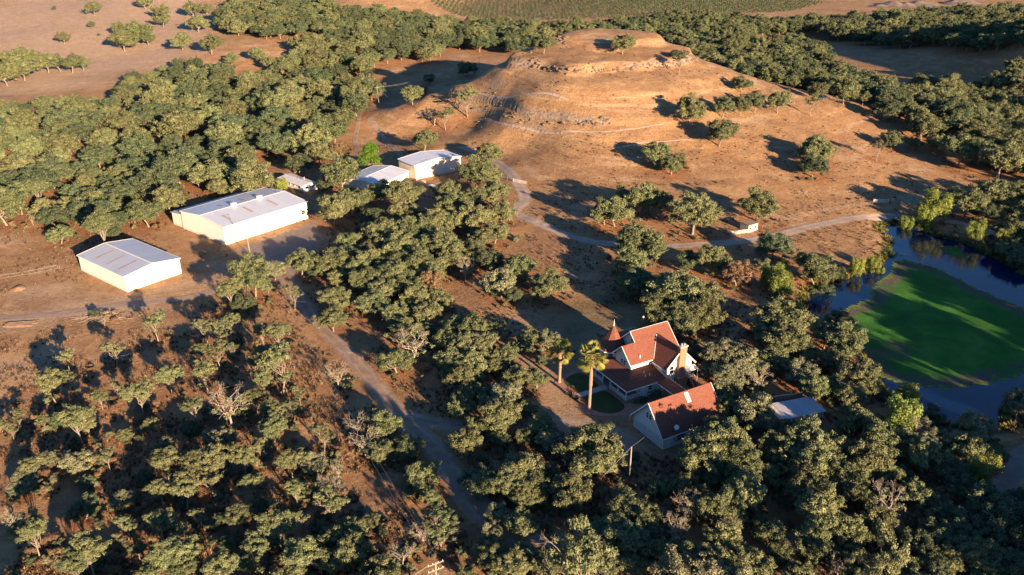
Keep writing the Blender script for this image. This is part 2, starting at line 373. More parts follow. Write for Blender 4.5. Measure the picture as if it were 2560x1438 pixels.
# ------------------------------------------------------------------ tree list first (leaf litter in the ground follows it)
TREES = []   # (x, y, z, crown_width_m, kind, zone, px_size)
RATIO = dict(oak=0.92, dark=0.85, dense=0.82, pale=0.98, sparse=1.4, brown=1.0, bare=1.15, willow=0.95, maple=1.25, tall=1.12, high=1.45, shrub=0.7)
BOOST = {'on the dry slope below the left barn': 0.92, 'in the left foreground': 0.95, 'in the thick wood at the lower right': 1.14, 'around the house and its garage': 1.12, 'in front of the house': 1.1, 'in the wood between the drive and the road': 1.1}
CF = dict(high=0.72, sparse=0.66, shrub=0.45, willow=0.5, maple=0.55, bare=0.6)
def put(px, py, wpx, kind, zone):
    wpx *= BOOST.get(zone, 1.04)
    r = ray(px, py); W = wpx * TS / F; wm = np.clip(W, 1.2, 19); lift = CF.get(kind, 0.60) * RATIO[kind] * wm
    x, y, z, t = at(px, py, lift); wd = min(max(wpx * t / F, 1.2), 19)
    if x > -400 or True:
        TREES.append([x, y, float(hz(x, y)), wd, kind, zone, wpx])
def batch(x0, y0, s, zone, rows):
    for r_ in rows:
        cx, cy, wpx = r_[:3]; put(x0 + cx / s, y0 + cy / s, wpx / s, r_[3] if len(r_) > 3 else ('high' if 'foreground' in zone and 'drive' not in zone or 'left barn' in zone else 'oak'), zone)
ZL = 'on the dry slope below the left barn'
batch(0, 640, 2.977, ZL, [(1880, 130, 330, 'tall'), (2040, 90, 180, 'pale'), (1700, 240, 200), (1800, 335, 200, 'dark'), (1990, 220, 120, 'pale'), (2180, 270, 170, 'sparse'),
  (1150, 490, 200, 'sparse'), (1520, 530, 200, 'sparse'), (1640, 550, 190, 'sparse'), (1710, 490, 160), (1950, 550, 160), (2070, 560, 190), (1490, 690, 160), (1620, 710, 180, 'sparse'),
  (1730, 680, 130, 'sparse'), (2080, 790, 310, 'sparse'), (1960, 710, 170), (840, 690, 190, 'sparse'), (700, 430, 110, 'shrub'), (490, 740, 190, 'sparse'), (360, 890, 260), (480, 930, 180, 'sparse'),
  (1250, 870, 220), (1030, 1000, 250), (860, 960, 110, 'sparse'), (740, 1030, 140), (1520, 850, 200), (1960, 890, 200), (1900, 1030, 190), (2120, 900, 150, 'sparse'), (2510, 880, 190, 'bare'),
  (1440, 1120, 210, 'sparse'), (1700, 1100, 310, 'bare'), (1830, 1060, 150), (1420, 1270, 160, 'dark'), (1110, 1240, 150), (930, 1320, 130, 'dense'),
  (560, 1180, 280), (430, 1210, 150, 'dark'), (310, 1210, 120), (640, 1250, 140), (130, 1190, 130, 'sparse'), (80, 1290, 120, 'sparse'), (0, 1240, 90), (2020, 1140, 200), (2040, 1280, 220), (2180, 1120, 160, 'sparse'),
  (2230, 1030, 110, 'sparse'), (1890, 780, 120), (770, 470, 90, 'bare')])
ZF = 'in the left foreground'
batch(0, 1000, 2.977, ZF, [(370, 420, 150, 'pale'), (230, 490, 170), (160, 600, 230, 'pale'), (570, 450, 220, 'pale'), (790, 400, 180, 'sparse'), (640, 600, 150, 'dark'),
  (1230, 450, 220), (1440, 430, 240), (1600, 430, 240), (1800, 410, 210), (1930, 340, 140), (1180, 640, 220), (1360, 640, 230), (1560, 550, 230, 'sparse'), (1860, 600, 180), (1060, 560, 150, 'dark'),
  (2160, 440, 220), (2340, 460, 200, 'pale'), (2510, 500, 150, 'bare'), (2450, 640, 250, 'bare'), (2200, 650, 180), (620, 790, 240, 'dark'), (900, 740, 180, 'pale'), (930, 920, 190, 'sparse'),
  (1190, 900, 230), (1470, 870, 150, 'sparse'), (1610, 900, 130, 'dark'), (240, 980, 270), (80, 870, 150, 'bare'), (640, 1080, 320), (570, 1210, 260), (390, 1190, 90, 'bare'), (1020, 1100, 140),
  (1280, 1120, 360), (1130, 1270, 200), (1340, 1260, 240), (1770, 820, 230), (1930, 780, 150, 'dark'), (1700, 1060, 160, 'dark'), (1890, 1060, 230), (2060, 900, 280), (2230, 870, 160, 'sparse'),
  (1640, 1250, 260), (1850, 1200, 200), (2230, 1150, 300), (2170, 1290, 200), (2400, 1040, 160, 'sparse'), (2380, 1200, 190, 'sparse'), (2060, 1060, 130, 'dark'), (1560, 1060, 120, 'sparse')])
ZM = 'beside the dirt drive in the foreground'
batch(800, 960, 2.977, ZM, [(270, 290, 170, 'bare'), (480, 290, 230), (330, 440, 190, 'bare'), (430, 480, 200), (650, 440, 220), (600, 520, 140, 'dark'), (1040, 170, 190), (1050, 60, 200), (1340, 230, 290),
  (1080, 430, 240), (1330, 390, 180, 'dark'), (1180, 50, 150), (1240, 150, 120), (770, 660, 260), (680, 760, 150, 'dark'), (820, 820, 140), (860, 930, 190, 'sparse'), (900, 1070, 250, 'sparse'), (760, 1090, 200, 'bare'),
  (1510, 600, 330), (1370, 730, 260), (1580, 740, 260), (1700, 640, 170), (1500, 850, 180), (1310, 950, 190, 'pale'), (1270, 1090, 190, 'pale'), (1260, 1230, 230), (610, 1270, 180, 'bare'),
  (240, 1060, 220), (380, 1010, 150), (120, 1120, 190), (250, 1220, 240), (110, 1290, 260), (1080, 1390, 140), (1330, 1370, 200), (1520, 1260, 180), (1450, 1330, 240)])
ZN = 'in front of the house'
batch(800, 960, 2.977, ZN, [(2030, 420, 470, 'dense'), (1850, 780, 300), (1720, 740, 150, 'dark'), (2270, 880, 290), (2520, 740, 180), (2170, 1110, 340), (1930, 1250, 340), (1700, 1300, 250), (2400, 1200, 280), (2300, 1330, 240), (2080, 1380, 220)])
ZR = 'in the thick wood at the lower right'
batch(1660, 960, 2.844, ZR, [(430, 130, 220), (640, 210, 260, 'pale'), (400, 330, 230), (260, 500, 280, 'tall'), (450, 420, 300, 'tall'), (540, 580, 270, 'tall'), (330, 620, 200), (130, 720, 190), (30, 700, 150), (160, 870, 190, 'bare'), (350, 870, 260),
  (540, 780, 280), (480, 940, 190), (100, 1200, 270), (420, 1120, 250), (470, 1040, 140, 'bare'), (80, 1040, 180, 'bare'), (350, 1290, 270), (600, 1300, 270), (230, 1320, 200),
  (1000, 400, 300), (830, 480, 240), (760, 640, 180), (880, 340, 190, 'dark'), (1340, 270, 210), (1570, 380, 300), (1690, 240, 250, 'willow'), (1720, 100, 190, 'willow'), (1780, 300, 150, 'bare'), (1850, 420, 180, 'pale'), (1860, 530, 220),
  (1200, 470, 260), (1050, 580, 270), (1440, 550, 270), (1250, 640, 260), (1560, 620, 190), (1000, 740, 270), (1130, 850, 300), (1090, 960, 270), (1310, 740, 230), (1440, 820, 150), (1580, 880, 230, 'bare'), (1320, 1060, 240), (1520, 1030, 230),
  (1060, 1130, 230), (830, 1180, 170), (1620, 1190, 120), (1200, 1170, 140, 'dark'), (940, 1320, 150), (1790, 800, 200), (1970, 780, 150), (1950, 900, 230, 'dark'), (1950, 380, 170, 'pale'),
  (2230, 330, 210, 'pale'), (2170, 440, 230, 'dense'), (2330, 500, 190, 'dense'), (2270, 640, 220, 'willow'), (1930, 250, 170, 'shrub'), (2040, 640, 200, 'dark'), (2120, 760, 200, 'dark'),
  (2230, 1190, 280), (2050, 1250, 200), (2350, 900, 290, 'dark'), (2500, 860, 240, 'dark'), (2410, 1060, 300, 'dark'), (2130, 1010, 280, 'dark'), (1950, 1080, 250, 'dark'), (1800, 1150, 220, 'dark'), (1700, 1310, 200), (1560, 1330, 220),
  (2450, 1280, 260, 'dark'), (2530, 160, 180, 'pale'), (1900, 1310, 200, 'dark'), (2290, 1330, 200, 'dark'), (1400, 1330, 190, 'dark'), (1700, 640, 150, 'dark'), (1780, 960, 160, 'dark'), (1250, 1290, 150, 'bare')])
ZH = 'around the house and its garage'
batch(1360, 760, 3.457, ZH, [(40, 280, 190, 'pale'), (-90, 260, 180), (1180, 80, 330), (1390, 60, 290), (1000, 60, 240), (1240, 180, 200), (2070, 90, 410), (1330, 420, 200, 'dark'), (1560, 400, 340, 'pale'), (1740, 480, 320, 'pale'), (1600, 610, 270, 'pale'), (1440, 560, 170, 'pale'),
  (2080, 300, 330), (2250, 380, 240), (2230, 560, 260, 'pale'), (2000, 460, 240), (2440, 250, 230, 'pale'), (2510, 480, 230), (2500, 690, 200), (1930, 240, 250), (2610, 300, 330), (2720, 560, 330), (2560, 130, 240), (2800, 700, 220), (2640, 760, 240), (1560, 850, 300), (1820, 920, 220, 'pale'), (1450, 960, 160), (1860, 640, 180, 'bare'),
  (-60, 620, 200), (-230, 620, 220), (-300, 400, 200), (-420, 520, 190), (-160, 330, 160), (-30, 480, 120, 'shrub')])
ZC = 'in the wood between the drive and the road'
batch(640, 320, 3.785, ZC, [(400, 320, 230, 'dark'), (240, 540, 130, 'willow'), (800, 410, 330), (650, 520, 150, 'dark'), (1070, 230, 220, 'maple'), (770, 190, 200, 'brown'), (590, 220, 230), (1590, 80, 240), (2210, 220, 210), (2080, 390, 310), (2230, 440, 190),
  (1790, 580, 240), (730, 740, 320), (900, 640, 320), (1180, 560, 250), (1400, 620, 310), (1400, 770, 230), (1900, 720, 350), (2240, 590, 240), (2310, 770, 280), (2020, 830, 330), (1710, 850, 330), (1200, 960, 330), (1450, 960, 320), (870, 1070, 210), (1090, 840, 220, 'dark'),
  (2260, 950, 250), (2150, 1030, 200), (1780, 1040, 380), (1370, 1090, 340), (1100, 1190, 270), (720, 1230, 310), (420, 1240, 280), (1830, 1200, 280), (1520, 1230, 310), (1210, 1340, 280), (770, 1400, 180), (960, 1330, 200, 'dark'), (2480, 1270, 200), (20, 400, 120, 'sparse'), (1650, 1360, 230), (1980, 1330, 170, 'bare'), (1000, 980, 150, 'dark'), (560, 1340, 150, 'dark')])
ZD = 'between the drive and the front lawn'
batch(800, 640, 2.977, ZD, [(120, 300, 230), (90, 460, 200), (330, 150, 240), (480, 230, 230), (560, 120, 260), (260, 60, 220), (650, 220, 200), (700, 330, 220), (400, 330, 240), (560, 420, 230), (820, 180, 180, 'brown'), (690, 630, 270, 'bare'), (560, 740, 260), (640, 520, 240), (800, 420, 210), (900, 300, 200),
  (1010, 500, 240), (1130, 520, 260), (1210, 640, 230), (1060, 640, 250), (930, 600, 220), (1010, 760, 260), (1160, 760, 250), (1280, 520, 200), (1030, 900, 230), (1140, 880, 180), (800, 560, 160, 'dark'), (1330, 760, 170)])
ZQ = 'between the two roads above the house'
batch(1200, 400, 3.368, ZQ, [(320, 890, 270), (180, 1000, 290, 'pale'), (580, 1010, 310), (280, 1120, 160, 'dark'), (1140, 400, 300), (1330, 270, 350), (1500, 340, 240), (1050, 430, 210), (1810, 410, 400), (1340, 660, 400, 'dense'), (1270, 810, 280), (1310, 990, 320, 'dark'),
  (1660, 1060, 440), (1860, 1150, 340), (1520, 1200, 320), (1700, 1270, 300), (1430, 1100, 170), (1770, 830, 210, 'dark'), (1960, 810, 290), (2170, 920, 240, 'brown'), (2380, 860, 160, 'pale'), (2350, 340, 320), (2480, 700, 280, 'dark'), (2060, 900, 180), (2440, 980, 190, 'willow'), (1620, 20, 190), (1690, 30, 110, 'shrub')])
ZP = 'on the bank of the pond'
batch(1800, 450, 2.876, ZP, [(700, 600, 300), (430, 730, 230, 'willow'), (440, 640, 120, 'willow'), (985, 620, 130, 'willow'), (1100, 600, 140, 'willow'), (1150, 660, 80, 'willow'), (770, 790, 140, 'shrub'), (1550, 160, 260, 'willow'), (1480, 250, 180, 'willow'), (1340, 310, 140, 'willow'), (1840, 370, 170, 'willow'),
  (1620, 350, 200, 'dense'), (1740, 420, 160, 'dense'), (2050, 410, 130, 'willow'), (2090, 480, 190, 'dense'), (2150, 560, 150, 'dense'), (1960, 470, 130, 'shrub'), (2150, 1240, 160, 'pale'), (860, 680, 120, 'shrub'), (1440, 330, 120, 'shrub'), (640, 690, 100, 'shrub')])
ZV = 'behind the road at the right edge'
batch(1800, 450, 2.876, ZV, [(1790, 130, 260), (1970, 90, 260), (2130, 200, 200), (2110, 330, 230), (1900, 200, 180, 'dark'), (2150, 60, 200), (2180, 430, 140, 'dark')])
ZK = 'on the rocky hill'
batch(1280, 0, 2.0, ZK, [(555, 200, 120, 'oak'), (160, 205, 110, 'oak'), (95, 205, 110, 'dark'), (845, 285, 90, 'sparse'), (1155, 405, 100, 'oak'), (900, 525, 150, 'tall'), (1060, 515, 105, 'tall'), (1150, 515, 90, 'tall'), (1220, 490, 105, 'tall'), (1335, 495, 100, 'tall'),
  (1500, 510, 75, 'sparse'), (1045, 640, 160, 'oak'), (1525, 730, 170, 'dense'), (1510, 820, 130, 'dark'), (720, 760, 130, 'oak'), (840, 785, 70, 'oak'), (1905, 690, 100, 'oak'), (1835, 725, 85, 'sparse'), (820, 265, 60, 'dark')])
ZE = 'on the shoulder right of the hill'
batch(1280, 0, 2.0, ZE, [(2060, 620, 150), (2190, 600, 150), (2300, 650, 160), (2400, 690, 170), (2250, 740, 170), (2020, 710, 80), (2130, 700, 110), (1950, 480, 130), (2060, 520, 120), (2180, 500, 150), (2290, 560, 150), (2050, 400, 130), (2180, 410, 150), (2300, 470, 130), (1880, 500, 110), (1760, 480, 80), (1670, 430, 130, 'tall'), (1530, 440, 90, 'tall'), (1400, 400, 80),
   (2540, 560, 120), (2540, 330, 120), (2420, 400, 130), (2120, 620, 130), (2350, 740, 150), (2540, 700, 100, 'dark')])
ZT = 'scattered over the sunlit pasture at the top left'
batch(0, 0, 2.0, ZT, [(465, 35, 70), (268, 40, 30, 'shrub'), (455, 118, 38), (315, 178, 70), (610, 185, 135, 'dense'), (700, 140, 120), (735, 180, 80), (610, 135, 80), (805, 50, 80), (810, 90, 80), (985, 108, 100, 'dense'), (905, 195, 105, 'dense'), (1050, 205, 115), (960, 35, 90), (1030, 40, 60), (720, 5, 70), (495, 173, 22, 'shrub'),
  (1155, 287, 70, 'dense'), (1280, 265, 85), (1350, 308, 85), (60, 300, 140), (110, 340, 110), (20, 360, 120), (230, 300, 110), (290, 300, 100), (350, 300, 110), (410, 305, 80), (130, 270, 110), (0, 290, 120)])
ZJ = 'in the hollow left of the rocky hill'
batch(0, 0, 2.0, ZJ, [(2150, 245, 110), (2200, 240, 70), (2110, 270, 75), (2335, 330, 100, 'dark'), (2145, 390, 55), (2060, 460, 110), (2110, 450, 60), (2335, 480, 110, 'sparse'), (2225, 575, 80, 'sparse'), (2170, 570, 80, 'bare'), (1340, 870, 10, 'shrub')])
ZA = 'at the edge of the clearing behind the left barn'
batch(0, 180, 3.126, ZA, [(460, 1250, 200, 'dense'), (250, 1150, 70, 'bare'), (290, 880, 200), (120, 910, 200), (410, 1100, 230, 'dark'), (780, 1200, 230), (870, 1240, 150, 'dark')])
BIG = list(TREES)
# the woods: spread over the ground the photo shows covered
def wood(poly, zone, smin, smax, gap, kinds, seed, thin=1.0):
    g = np.random.default_rng(seed); P = np.array([at(a, b, 6.0)[:2] for a, b in poly]); lo, hi = P.min(0), P.max(0)
    tries = int((hi - lo).prod() / 14); placed = []
    grid = {}
    for T in TREES: grid.setdefault((int(T[0] // 12), int(T[1] // 12)), []).append((T[0], T[1], T[3]))
    pxp = [tuple(q) for q in poly]
    for _ in range(tries):
        x, y = lo + g.random(2) * (hi - lo); wd = smin + (smax - smin) * g.random() ** 1.3
        z = float(hz(x, y)); hc = 0.55 * wd
        if z > 9 and ('far wood' in zone or 'beyond' in zone) and math.hypot(x - 60, y - 400) < 130: continue
        dep = y * cp + (HCAM - z - hc) * sp
        px = 1280 + F * x / dep; py = 719 + F * ((HCAM - z - hc) * cp - y * sp) / dep
        if not inpoly(np.array([px]), np.array([py]), pxp)[0]: continue
        if g.random() > thin: continue
        i, j = int(x // 12), int(y // 12); ok = True
        for a in range(i - 2, i + 3):
            for b in range(j - 2, j + 3):
                for (u, v, q) in grid.get((a, b), ()):
                    if (u - x) ** 2 + (v - y) ** 2 < (gap * (q + wd) / 2) ** 2: ok = False; break
                if not ok: break
            if not ok: break
        if not ok: continue
        grid.setdefault((i, j), []).append((x, y, wd)); k = kinds[int(g.integers(len(kinds)))]
        TREES.append([x, y, z, wd, k, zone, wd * F / dep])
KW = ['oak', 'dense', 'dense', 'dark', 'dark', 'oak', 'tall']
ZW = 'in the thick wood behind the barns'
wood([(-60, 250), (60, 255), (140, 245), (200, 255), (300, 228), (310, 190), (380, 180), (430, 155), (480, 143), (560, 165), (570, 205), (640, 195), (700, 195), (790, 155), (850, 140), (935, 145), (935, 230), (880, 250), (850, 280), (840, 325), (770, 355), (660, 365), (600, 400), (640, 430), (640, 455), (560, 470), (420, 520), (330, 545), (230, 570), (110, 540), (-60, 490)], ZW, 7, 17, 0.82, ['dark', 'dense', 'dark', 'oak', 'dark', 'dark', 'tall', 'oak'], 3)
ZX = 'in the far wood across the top left'
wood([(545, 50), (660, 78), (790, 65), (850, 75), (720, 108), (690, 160), (800, 165), (900, 140), (1040, 122), (1130, 95), (1290, 112), (1290, 55), (1130, 50), (1000, 30), (860, 14), (700, -10), (560, 5)], ZX, 9, 15, 0.72, ['dark', 'oak', 'dark', 'dense', 'dark', 'tall'], 4)
ZY = 'in the wood beyond the rocky hill'
wood([(1180, 60), (1300, 85), (1420, 76), (1520, 72), (1640, 82), (1700, 108), (1745, 140), (1860, 188), (2060, 228), (2200, 262), (2300, 300), (2420, 330), (2560, 430), (2620, 420), (2620, 180), (2520, 190), (2440, 215), (2400, 235), (2300, 225), (2180, 190), (2140, 170), (2080, 150), (2060, 115), (1990, 95), (1900, 100), (1870, 75), (2000, 60), (2120, 80), (2200, 95), (2340, 85), (2420, 110), (2620, 90), (2620, 12), (2400, 20), (2200, 35), (1960, 48), (1700, 30), (1500, 58), (1180, 58)], ZY, 9, 16, 0.66, ['oak', 'dense', 'dark', 'dark', 'tall'], 5)
ZG = 'in the gaps of the lower right wood'
wood([(1900, 900), (2080, 830), (2180, 960), (2080, 1010), (1900, 960)], ZG, 5, 8, 0.75, ['oak', 'dark'], 6)
wood([(1700, 1230), (2000, 1200), (2200, 1060), (2400, 1150), (2560, 1260), (2620, 1500), (1300, 1500), (1350, 1400)], ZR, 5, 11, 0.68, ['oak', 'sparse', 'dense', 'pale'], 8)
wood([(-60, 1380), (1000, 1380), (1000, 1500), (-60, 1500)], ZF, 6, 9, 0.8, KW, 9)
wood([(1010, 560), (1180, 470), (1240, 640), (1050, 720), (900, 700), (860, 620)], ZC, 6, 9, 0.62, ['oak', 'dark'], 14)
wood([(380, 1110), (860, 1060), (960, 1440), (250, 1440)], ZF, 3.5, 7, 0.8, ['high', 'sparse', 'sparse', 'pale'], 21, 0.3)
wood([(1120, 900), (1360, 1030), (1420, 1200), (1300, 1420), (1120, 1160)], ZN, 3.5, 7, 0.62, ['oak', 'dark', 'pale', 'sparse'], 23, 0.6)
# keep buildings and roads clear
def clear_of(T):
    x, y, w_ = T[0], T[1], T[3]; a = math.atan2(.49, .87)
    dx, dy = x - 23.1, y - 142.9; s = dx * math.cos(a) + dy * math.sin(a); t = -dx * math.sin(a) + dy * math.cos(a)
    if -10 < s < 18.5 and -3.5 < t < 16: return False
    if -5 < s < 10.5 and -18.5 < t < -7: return False
    for bx, by, br in ((-105, 209, 15), (-95, 240, 13), (-80, 252, 13), (-30, 310, 12), (-104, 250, 10), (-98, 260, 10), (-94, 268, 7), (56, 137, 5), (-78, 288, 6)):
        if math.hypot(x - bx, y - by) < br: return False
    return True
TREES = [T for T in TREES if clear_of(T)]
def in_pond(T):
    return inpoly(np.array([T[0]]), np.array([T[1]]), POND)[0]
TREES = [T for T in TREES if not in_pond(T) or T[4] in ('willow', 'shrub')]
for T in TREES: T[2] = float(hz(T[0], T[1]))
print('TREES', len(TREES), 'hand', len(BIG))

# ------------------------------------------------------------------ ground
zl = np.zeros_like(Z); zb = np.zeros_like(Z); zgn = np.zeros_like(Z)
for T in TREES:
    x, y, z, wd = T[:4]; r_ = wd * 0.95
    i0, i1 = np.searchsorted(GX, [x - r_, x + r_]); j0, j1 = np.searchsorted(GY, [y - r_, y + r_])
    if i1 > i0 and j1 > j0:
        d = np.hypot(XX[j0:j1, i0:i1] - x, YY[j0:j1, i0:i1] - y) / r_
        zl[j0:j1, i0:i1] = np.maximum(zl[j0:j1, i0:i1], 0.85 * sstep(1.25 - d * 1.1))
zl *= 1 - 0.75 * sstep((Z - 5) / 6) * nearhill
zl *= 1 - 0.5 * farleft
def blob(arr, pts, val, soft=4.0):
    poly = [at(a, b)[:2] for a, b in pts]; P_ = np.array(poly); m_ = (XX > P_[:, 0].min() - 20) & (XX < P_[:, 0].max() + 20) & (YY > P_[:, 1].min() - 20) & (YY < P_[:, 1].max() + 20)
    x, y = XX[m_], YY[m_]; d = pdist(x, y, poly); s_ = np.where(inpoly(x, y, poly), d, -d) + vnoise(x, y, 5, 33) * soft
    arr[m_] = np.maximum(arr[m_], val * sstep(s_ / soft * 0.5 + 0.5))
blob(zb, [(0, 760), (200, 755), (360, 750), (480, 730), (600, 690), (640, 640), (560, 640), (460, 690), (320, 745), (160, 700), (0, 720)], 0.55, 6)
blob(zb, [(130, 760), (340, 740), (420, 770), (180, 800), (0, 830), (0, 790)], 0.9, 5)
blob(zb, [(1240, 760), (1400, 780), (1560, 770), (1620, 840), (1500, 840), (1440, 900), (1300, 850)], 0.5, 6)
blob(zb, [(1270, 850), (1420, 960), (1480, 1040), (1560, 1060), (1640, 1130), (1560, 1180), (1400, 1080), (1280, 960)], 0.6, 5)
blob(zgn, [(1360, 760), (1560, 700), (1600, 830), (1500, 830), (1440, 900), (1400, 860)], 0.55, 6)
blob(zgn, [(1400, 1040), (1560, 1045), (1640, 1110), (1500, 1080)], 0.45, 5)
blob(zgn, [(940, 400), (1080, 360), (1180, 345), (1100, 372), (990, 400)], 0.7, 6)
blob(zgn, [(130, 200), (300, 170), (420, 190), (300, 215)], 0.4, 20)
blob(zl, [(300, 880), (640, 860), (840, 1000), (860, 1430), (0, 1430), (0, 1100)], 0.30, 15)
blob(zl, [(2080, 110), (2560, 130), (2560, 260), (2200, 200)], 0.4, 10)  # shade of the clear far meadow, painted in with the litter tone
blob(zb, [(0, 240), (260, 210), (520, 130), (560, 60), (500, -20), (0, -20), (-100, 100)], 1.0, 30)  # far left pasture painted paler to stand for its bright glare
zgn = np.maximum(zgn, 0.95 * sstep((sd + 3.2) / 2.0) * (sd < 2.5))
VZ = np.stack([XX, YY, Z], -1).reshape(-1, 3); nx, ny = len(GX), len(GY)
idx = np.arange(nx * ny).reshape(ny, nx)
Q = np.stack([idx[:-1, :-1], idx[:-1, 1:], idx[1:, 1:], idx[1:, :-1]], -1).reshape(-1, 4)
def zone_attr(me, vals):
    a_ = me.color_attributes.new('zone', 'FLOAT_COLOR', 'POINT'); a_.data.foreach_set('color', np.c_[vals, np.ones(len(vals))].astype(np.float32).ravel())
gm = np_mesh('ground', VZ, Q, [MAT_GROUND], smooth=True)
zone_attr(gm, np.stack([zl, zb, zgn], -1).reshape(-1, 3))
tag(obj('ground', gm), kind='structure')
def samp(arr, x, y):
    i = np.clip(np.searchsorted(GX, x) - 1, 0, nx - 2); j = np.clip(np.searchsorted(GY, y) - 1, 0, ny - 2)
    return arr[j, i]
def catmull(P_, step=2.0):
    P_ = np.array(P_, float); out = []
    Q_ = np.vstack([2 * P_[0] - P_[1], P_, 2 * P_[-1] - P_[-2]])
    for i in range(1, len(Q_) - 2):
        n = max(2, int(np.linalg.norm(Q_[i + 1][:2] - Q_[i][:2]) / step))
        for k in range(n):
            t = k / n; a, b, c_, d = Q_[i - 1:i + 3]
            out.append(0.5 * (2 * b + (c_ - a) * t + (2 * a - 5 * b + 4 * c_ - d) * t * t + (3 * b - a - 3 * c_ + d) * t ** 3))
    out.append(Q_[-2]); return np.array(out)
def strip(name, pts, mat, lift, nc=9, label=None):
    """pts: (px, py, width_m) along the road; laid 'lift' above the ground"""
    W_ = catmull([[*at(a, b)[:2], w_] for a, b, w_ in pts], 1.2); V = []; E_ = []
    d = np.gradient(W_[:, :2], axis=0); d /= np.linalg.norm(d, axis=1)[:, None] + 1e-9; nrm = np.c_[-d[:, 1], d[:, 0]]
    for i in range(len(W_)):
        for k in range(nc):
            u = -1 + 2 * k / (nc - 1); x, y = W_[i, :2] + nrm[i] * u * W_[i, 2] / 2
            V.append((x, y, float(hz(x, y)) + lift * (1 if abs(u) < 0.9 else 0.35))); E_.append(abs(u))
    I_ = np.arange(len(V)).reshape(-1, nc); Q_ = np.stack([I_[:-1, :-1], I_[:-1, 1:], I_[1:, 1:], I_[1:, :-1]], -1).reshape(-1, 4)[:, ::-1]
    me = np_mesh(name, V, Q_, [mat], smooth=True); V = np.array(V)
    zone_attr(me, np.stack([samp(zl, V[:, 0], V[:, 1]), samp(zb, V[:, 0], V[:, 1]), samp(zgn, V[:, 0], V[:, 1])], -1))
    a_ = me.attributes.new('across', 'FLOAT', 'POINT'); a_.data.foreach_set('value', np.array(E_, np.float32))
    o = obj(name, me); tag(o, label, kind='structure'); return o
def patch(name, pts, mat, lift, soft=4.0, step=1.5, z=None):
    """a flat spread of gravel, water or weed with its outline at the given photo pixels"""
    poly = [at(a, b)[:2] if z is None else tuple(at0(a, b, z)[:2]) for a, b in pts]; P_ = np.array(poly)
    gx = np.arange(P_[:, 0].min() - 1, P_[:, 0].max() + 2, step); gy = np.arange(P_[:, 1].min() - 1, P_[:, 1].max() + 2, step)
    X_, Y_ = np.meshgrid(gx, gy); d = pdist(X_, Y_, poly); s_ = np.where(inpoly(X_, Y_, poly), d, -d) + vnoise(X_, Y_, 3.0, 44) * 0.8
    I_ = np.arange(X_.size).reshape(X_.shape); Q_ = np.stack([I_[:-1, :-1], I_[:-1, 1:], I_[1:, 1:], I_[1:, :-1]], -1).reshape(-1, 4)
    sf = s_.ravel(); Q_ = Q_[(sf[Q_] > 0).all(1)]; zz = (hz(X_, Y_) + lift) if z is None else np.full(X_.shape, z + lift)
    V = np.stack([X_, Y_, zz], -1).reshape(-1, 3); use = np.unique(Q_); rm = -np.ones(len(V), int); rm[use] = np.arange(len(use))
    V = V[use]; Q_ = rm[Q_]; me = np_mesh(name, V, Q_, [mat], smooth=True)
    zone_attr(me, np.stack([samp(zl, V[:, 0], V[:, 1]), samp(zb, V[:, 0], V[:, 1]), samp(zgn, V[:, 0], V[:, 1])], -1))
    a_ = me.attributes.new('across', 'FLOAT', 'POINT'); a_.data.foreach_set('value', (1.15 - np.clip(sf[use] / soft, 0, 1)).astype(np.float32))
    o = obj(name, me); tag(o, kind='structure'); return o
patch('barn_yard', [(575, 625), (770, 555), (800, 545), (815, 600), (790, 650), (745, 690), (700, 700), (650, 690), (600, 660)], MAT_YARD, 0.05, 5)
strip('dirt_drive', [(700, 660, 9), (735, 730, 5), (800, 815, 4.2), (870, 885, 4.2), (930, 950, 4.2), (975, 1010, 4.4), (1030, 1070, 5), (1085, 1120, 4.6), (1135, 1190, 5.5), (1195, 1270, 5.5), (1270, 1330, 5.5), (1370, 1385, 5.5), (1480, 1430, 5)], MAT_DIRT, 0.06)
strip('house_drive', [(1010, 1040, 4), (1120, 1062, 4), (1240, 1060, 4.5), (1380, 1055, 5), (1480, 1075, 6), (1590, 1110, 7)], MAT_DIRT, 0.05)
strip('barn_track', [(-40, 800, 3), (150, 785, 4), (330, 758, 4), (480, 742, 3.5), (590, 700, 3.5), (650, 660, 4)], MAT_DIRT, 0.055)
strip('gravel_road', [(1150, 368, 3), (1215, 388, 4), (1262, 420, 4.5), (1296, 460, 5), (1312, 500, 5), (1290, 530, 4.5), (1350, 560, 4.5), (1430, 592, 4.5), (1510, 608, 4.5), (1620, 616, 4.5), (1740, 612, 4.5), (1850, 604, 4.5), (1940, 588, 4.5), (2030, 566, 4.5), (2120, 548, 4.5), (2230, 542, 4.5), (2330, 548, 4.2), (2430, 566, 4), (2600, 620, 4)], MAT_GRAVEL, 0.07)
strip('pond_road', [(2640, 1100, 6), (2560, 1150, 6), (2510, 1195, 6), (2480, 1245, 5.5), (2400, 1290, 4.5), (2200, 1310, 4), (2080, 1330, 4), (1900, 1385, 4), (1700, 1440, 4)], MAT_YARD, 0.06)
strip('hill_track', [(905, 270, 2.2), (895, 310, 2.4), (888, 350, 2.4), (900, 400, 2.4)], MAT_DIRT, 0.06, 7)
strip('rutted_track', [(1010, 400, 2.4), (985, 370, 2.6), (950, 330, 3), (925, 300, 3), (940, 285, 3)], MAT_DIRT, 0.065, 7)
for i, pts in enumerate([[(1200, 298), (1260, 310), (1330, 325), (1400, 332), (1480, 330), (1560, 325), (1660, 310)], [(1530, 372), (1600, 358), (1680, 352), (1730, 350)], [(1200, 232), (1300, 238), (1420, 250)]]):
    strip('hill_path', [(a, b, .8) for a, b in pts], MAT_GRAVEL, 0.07, 5)

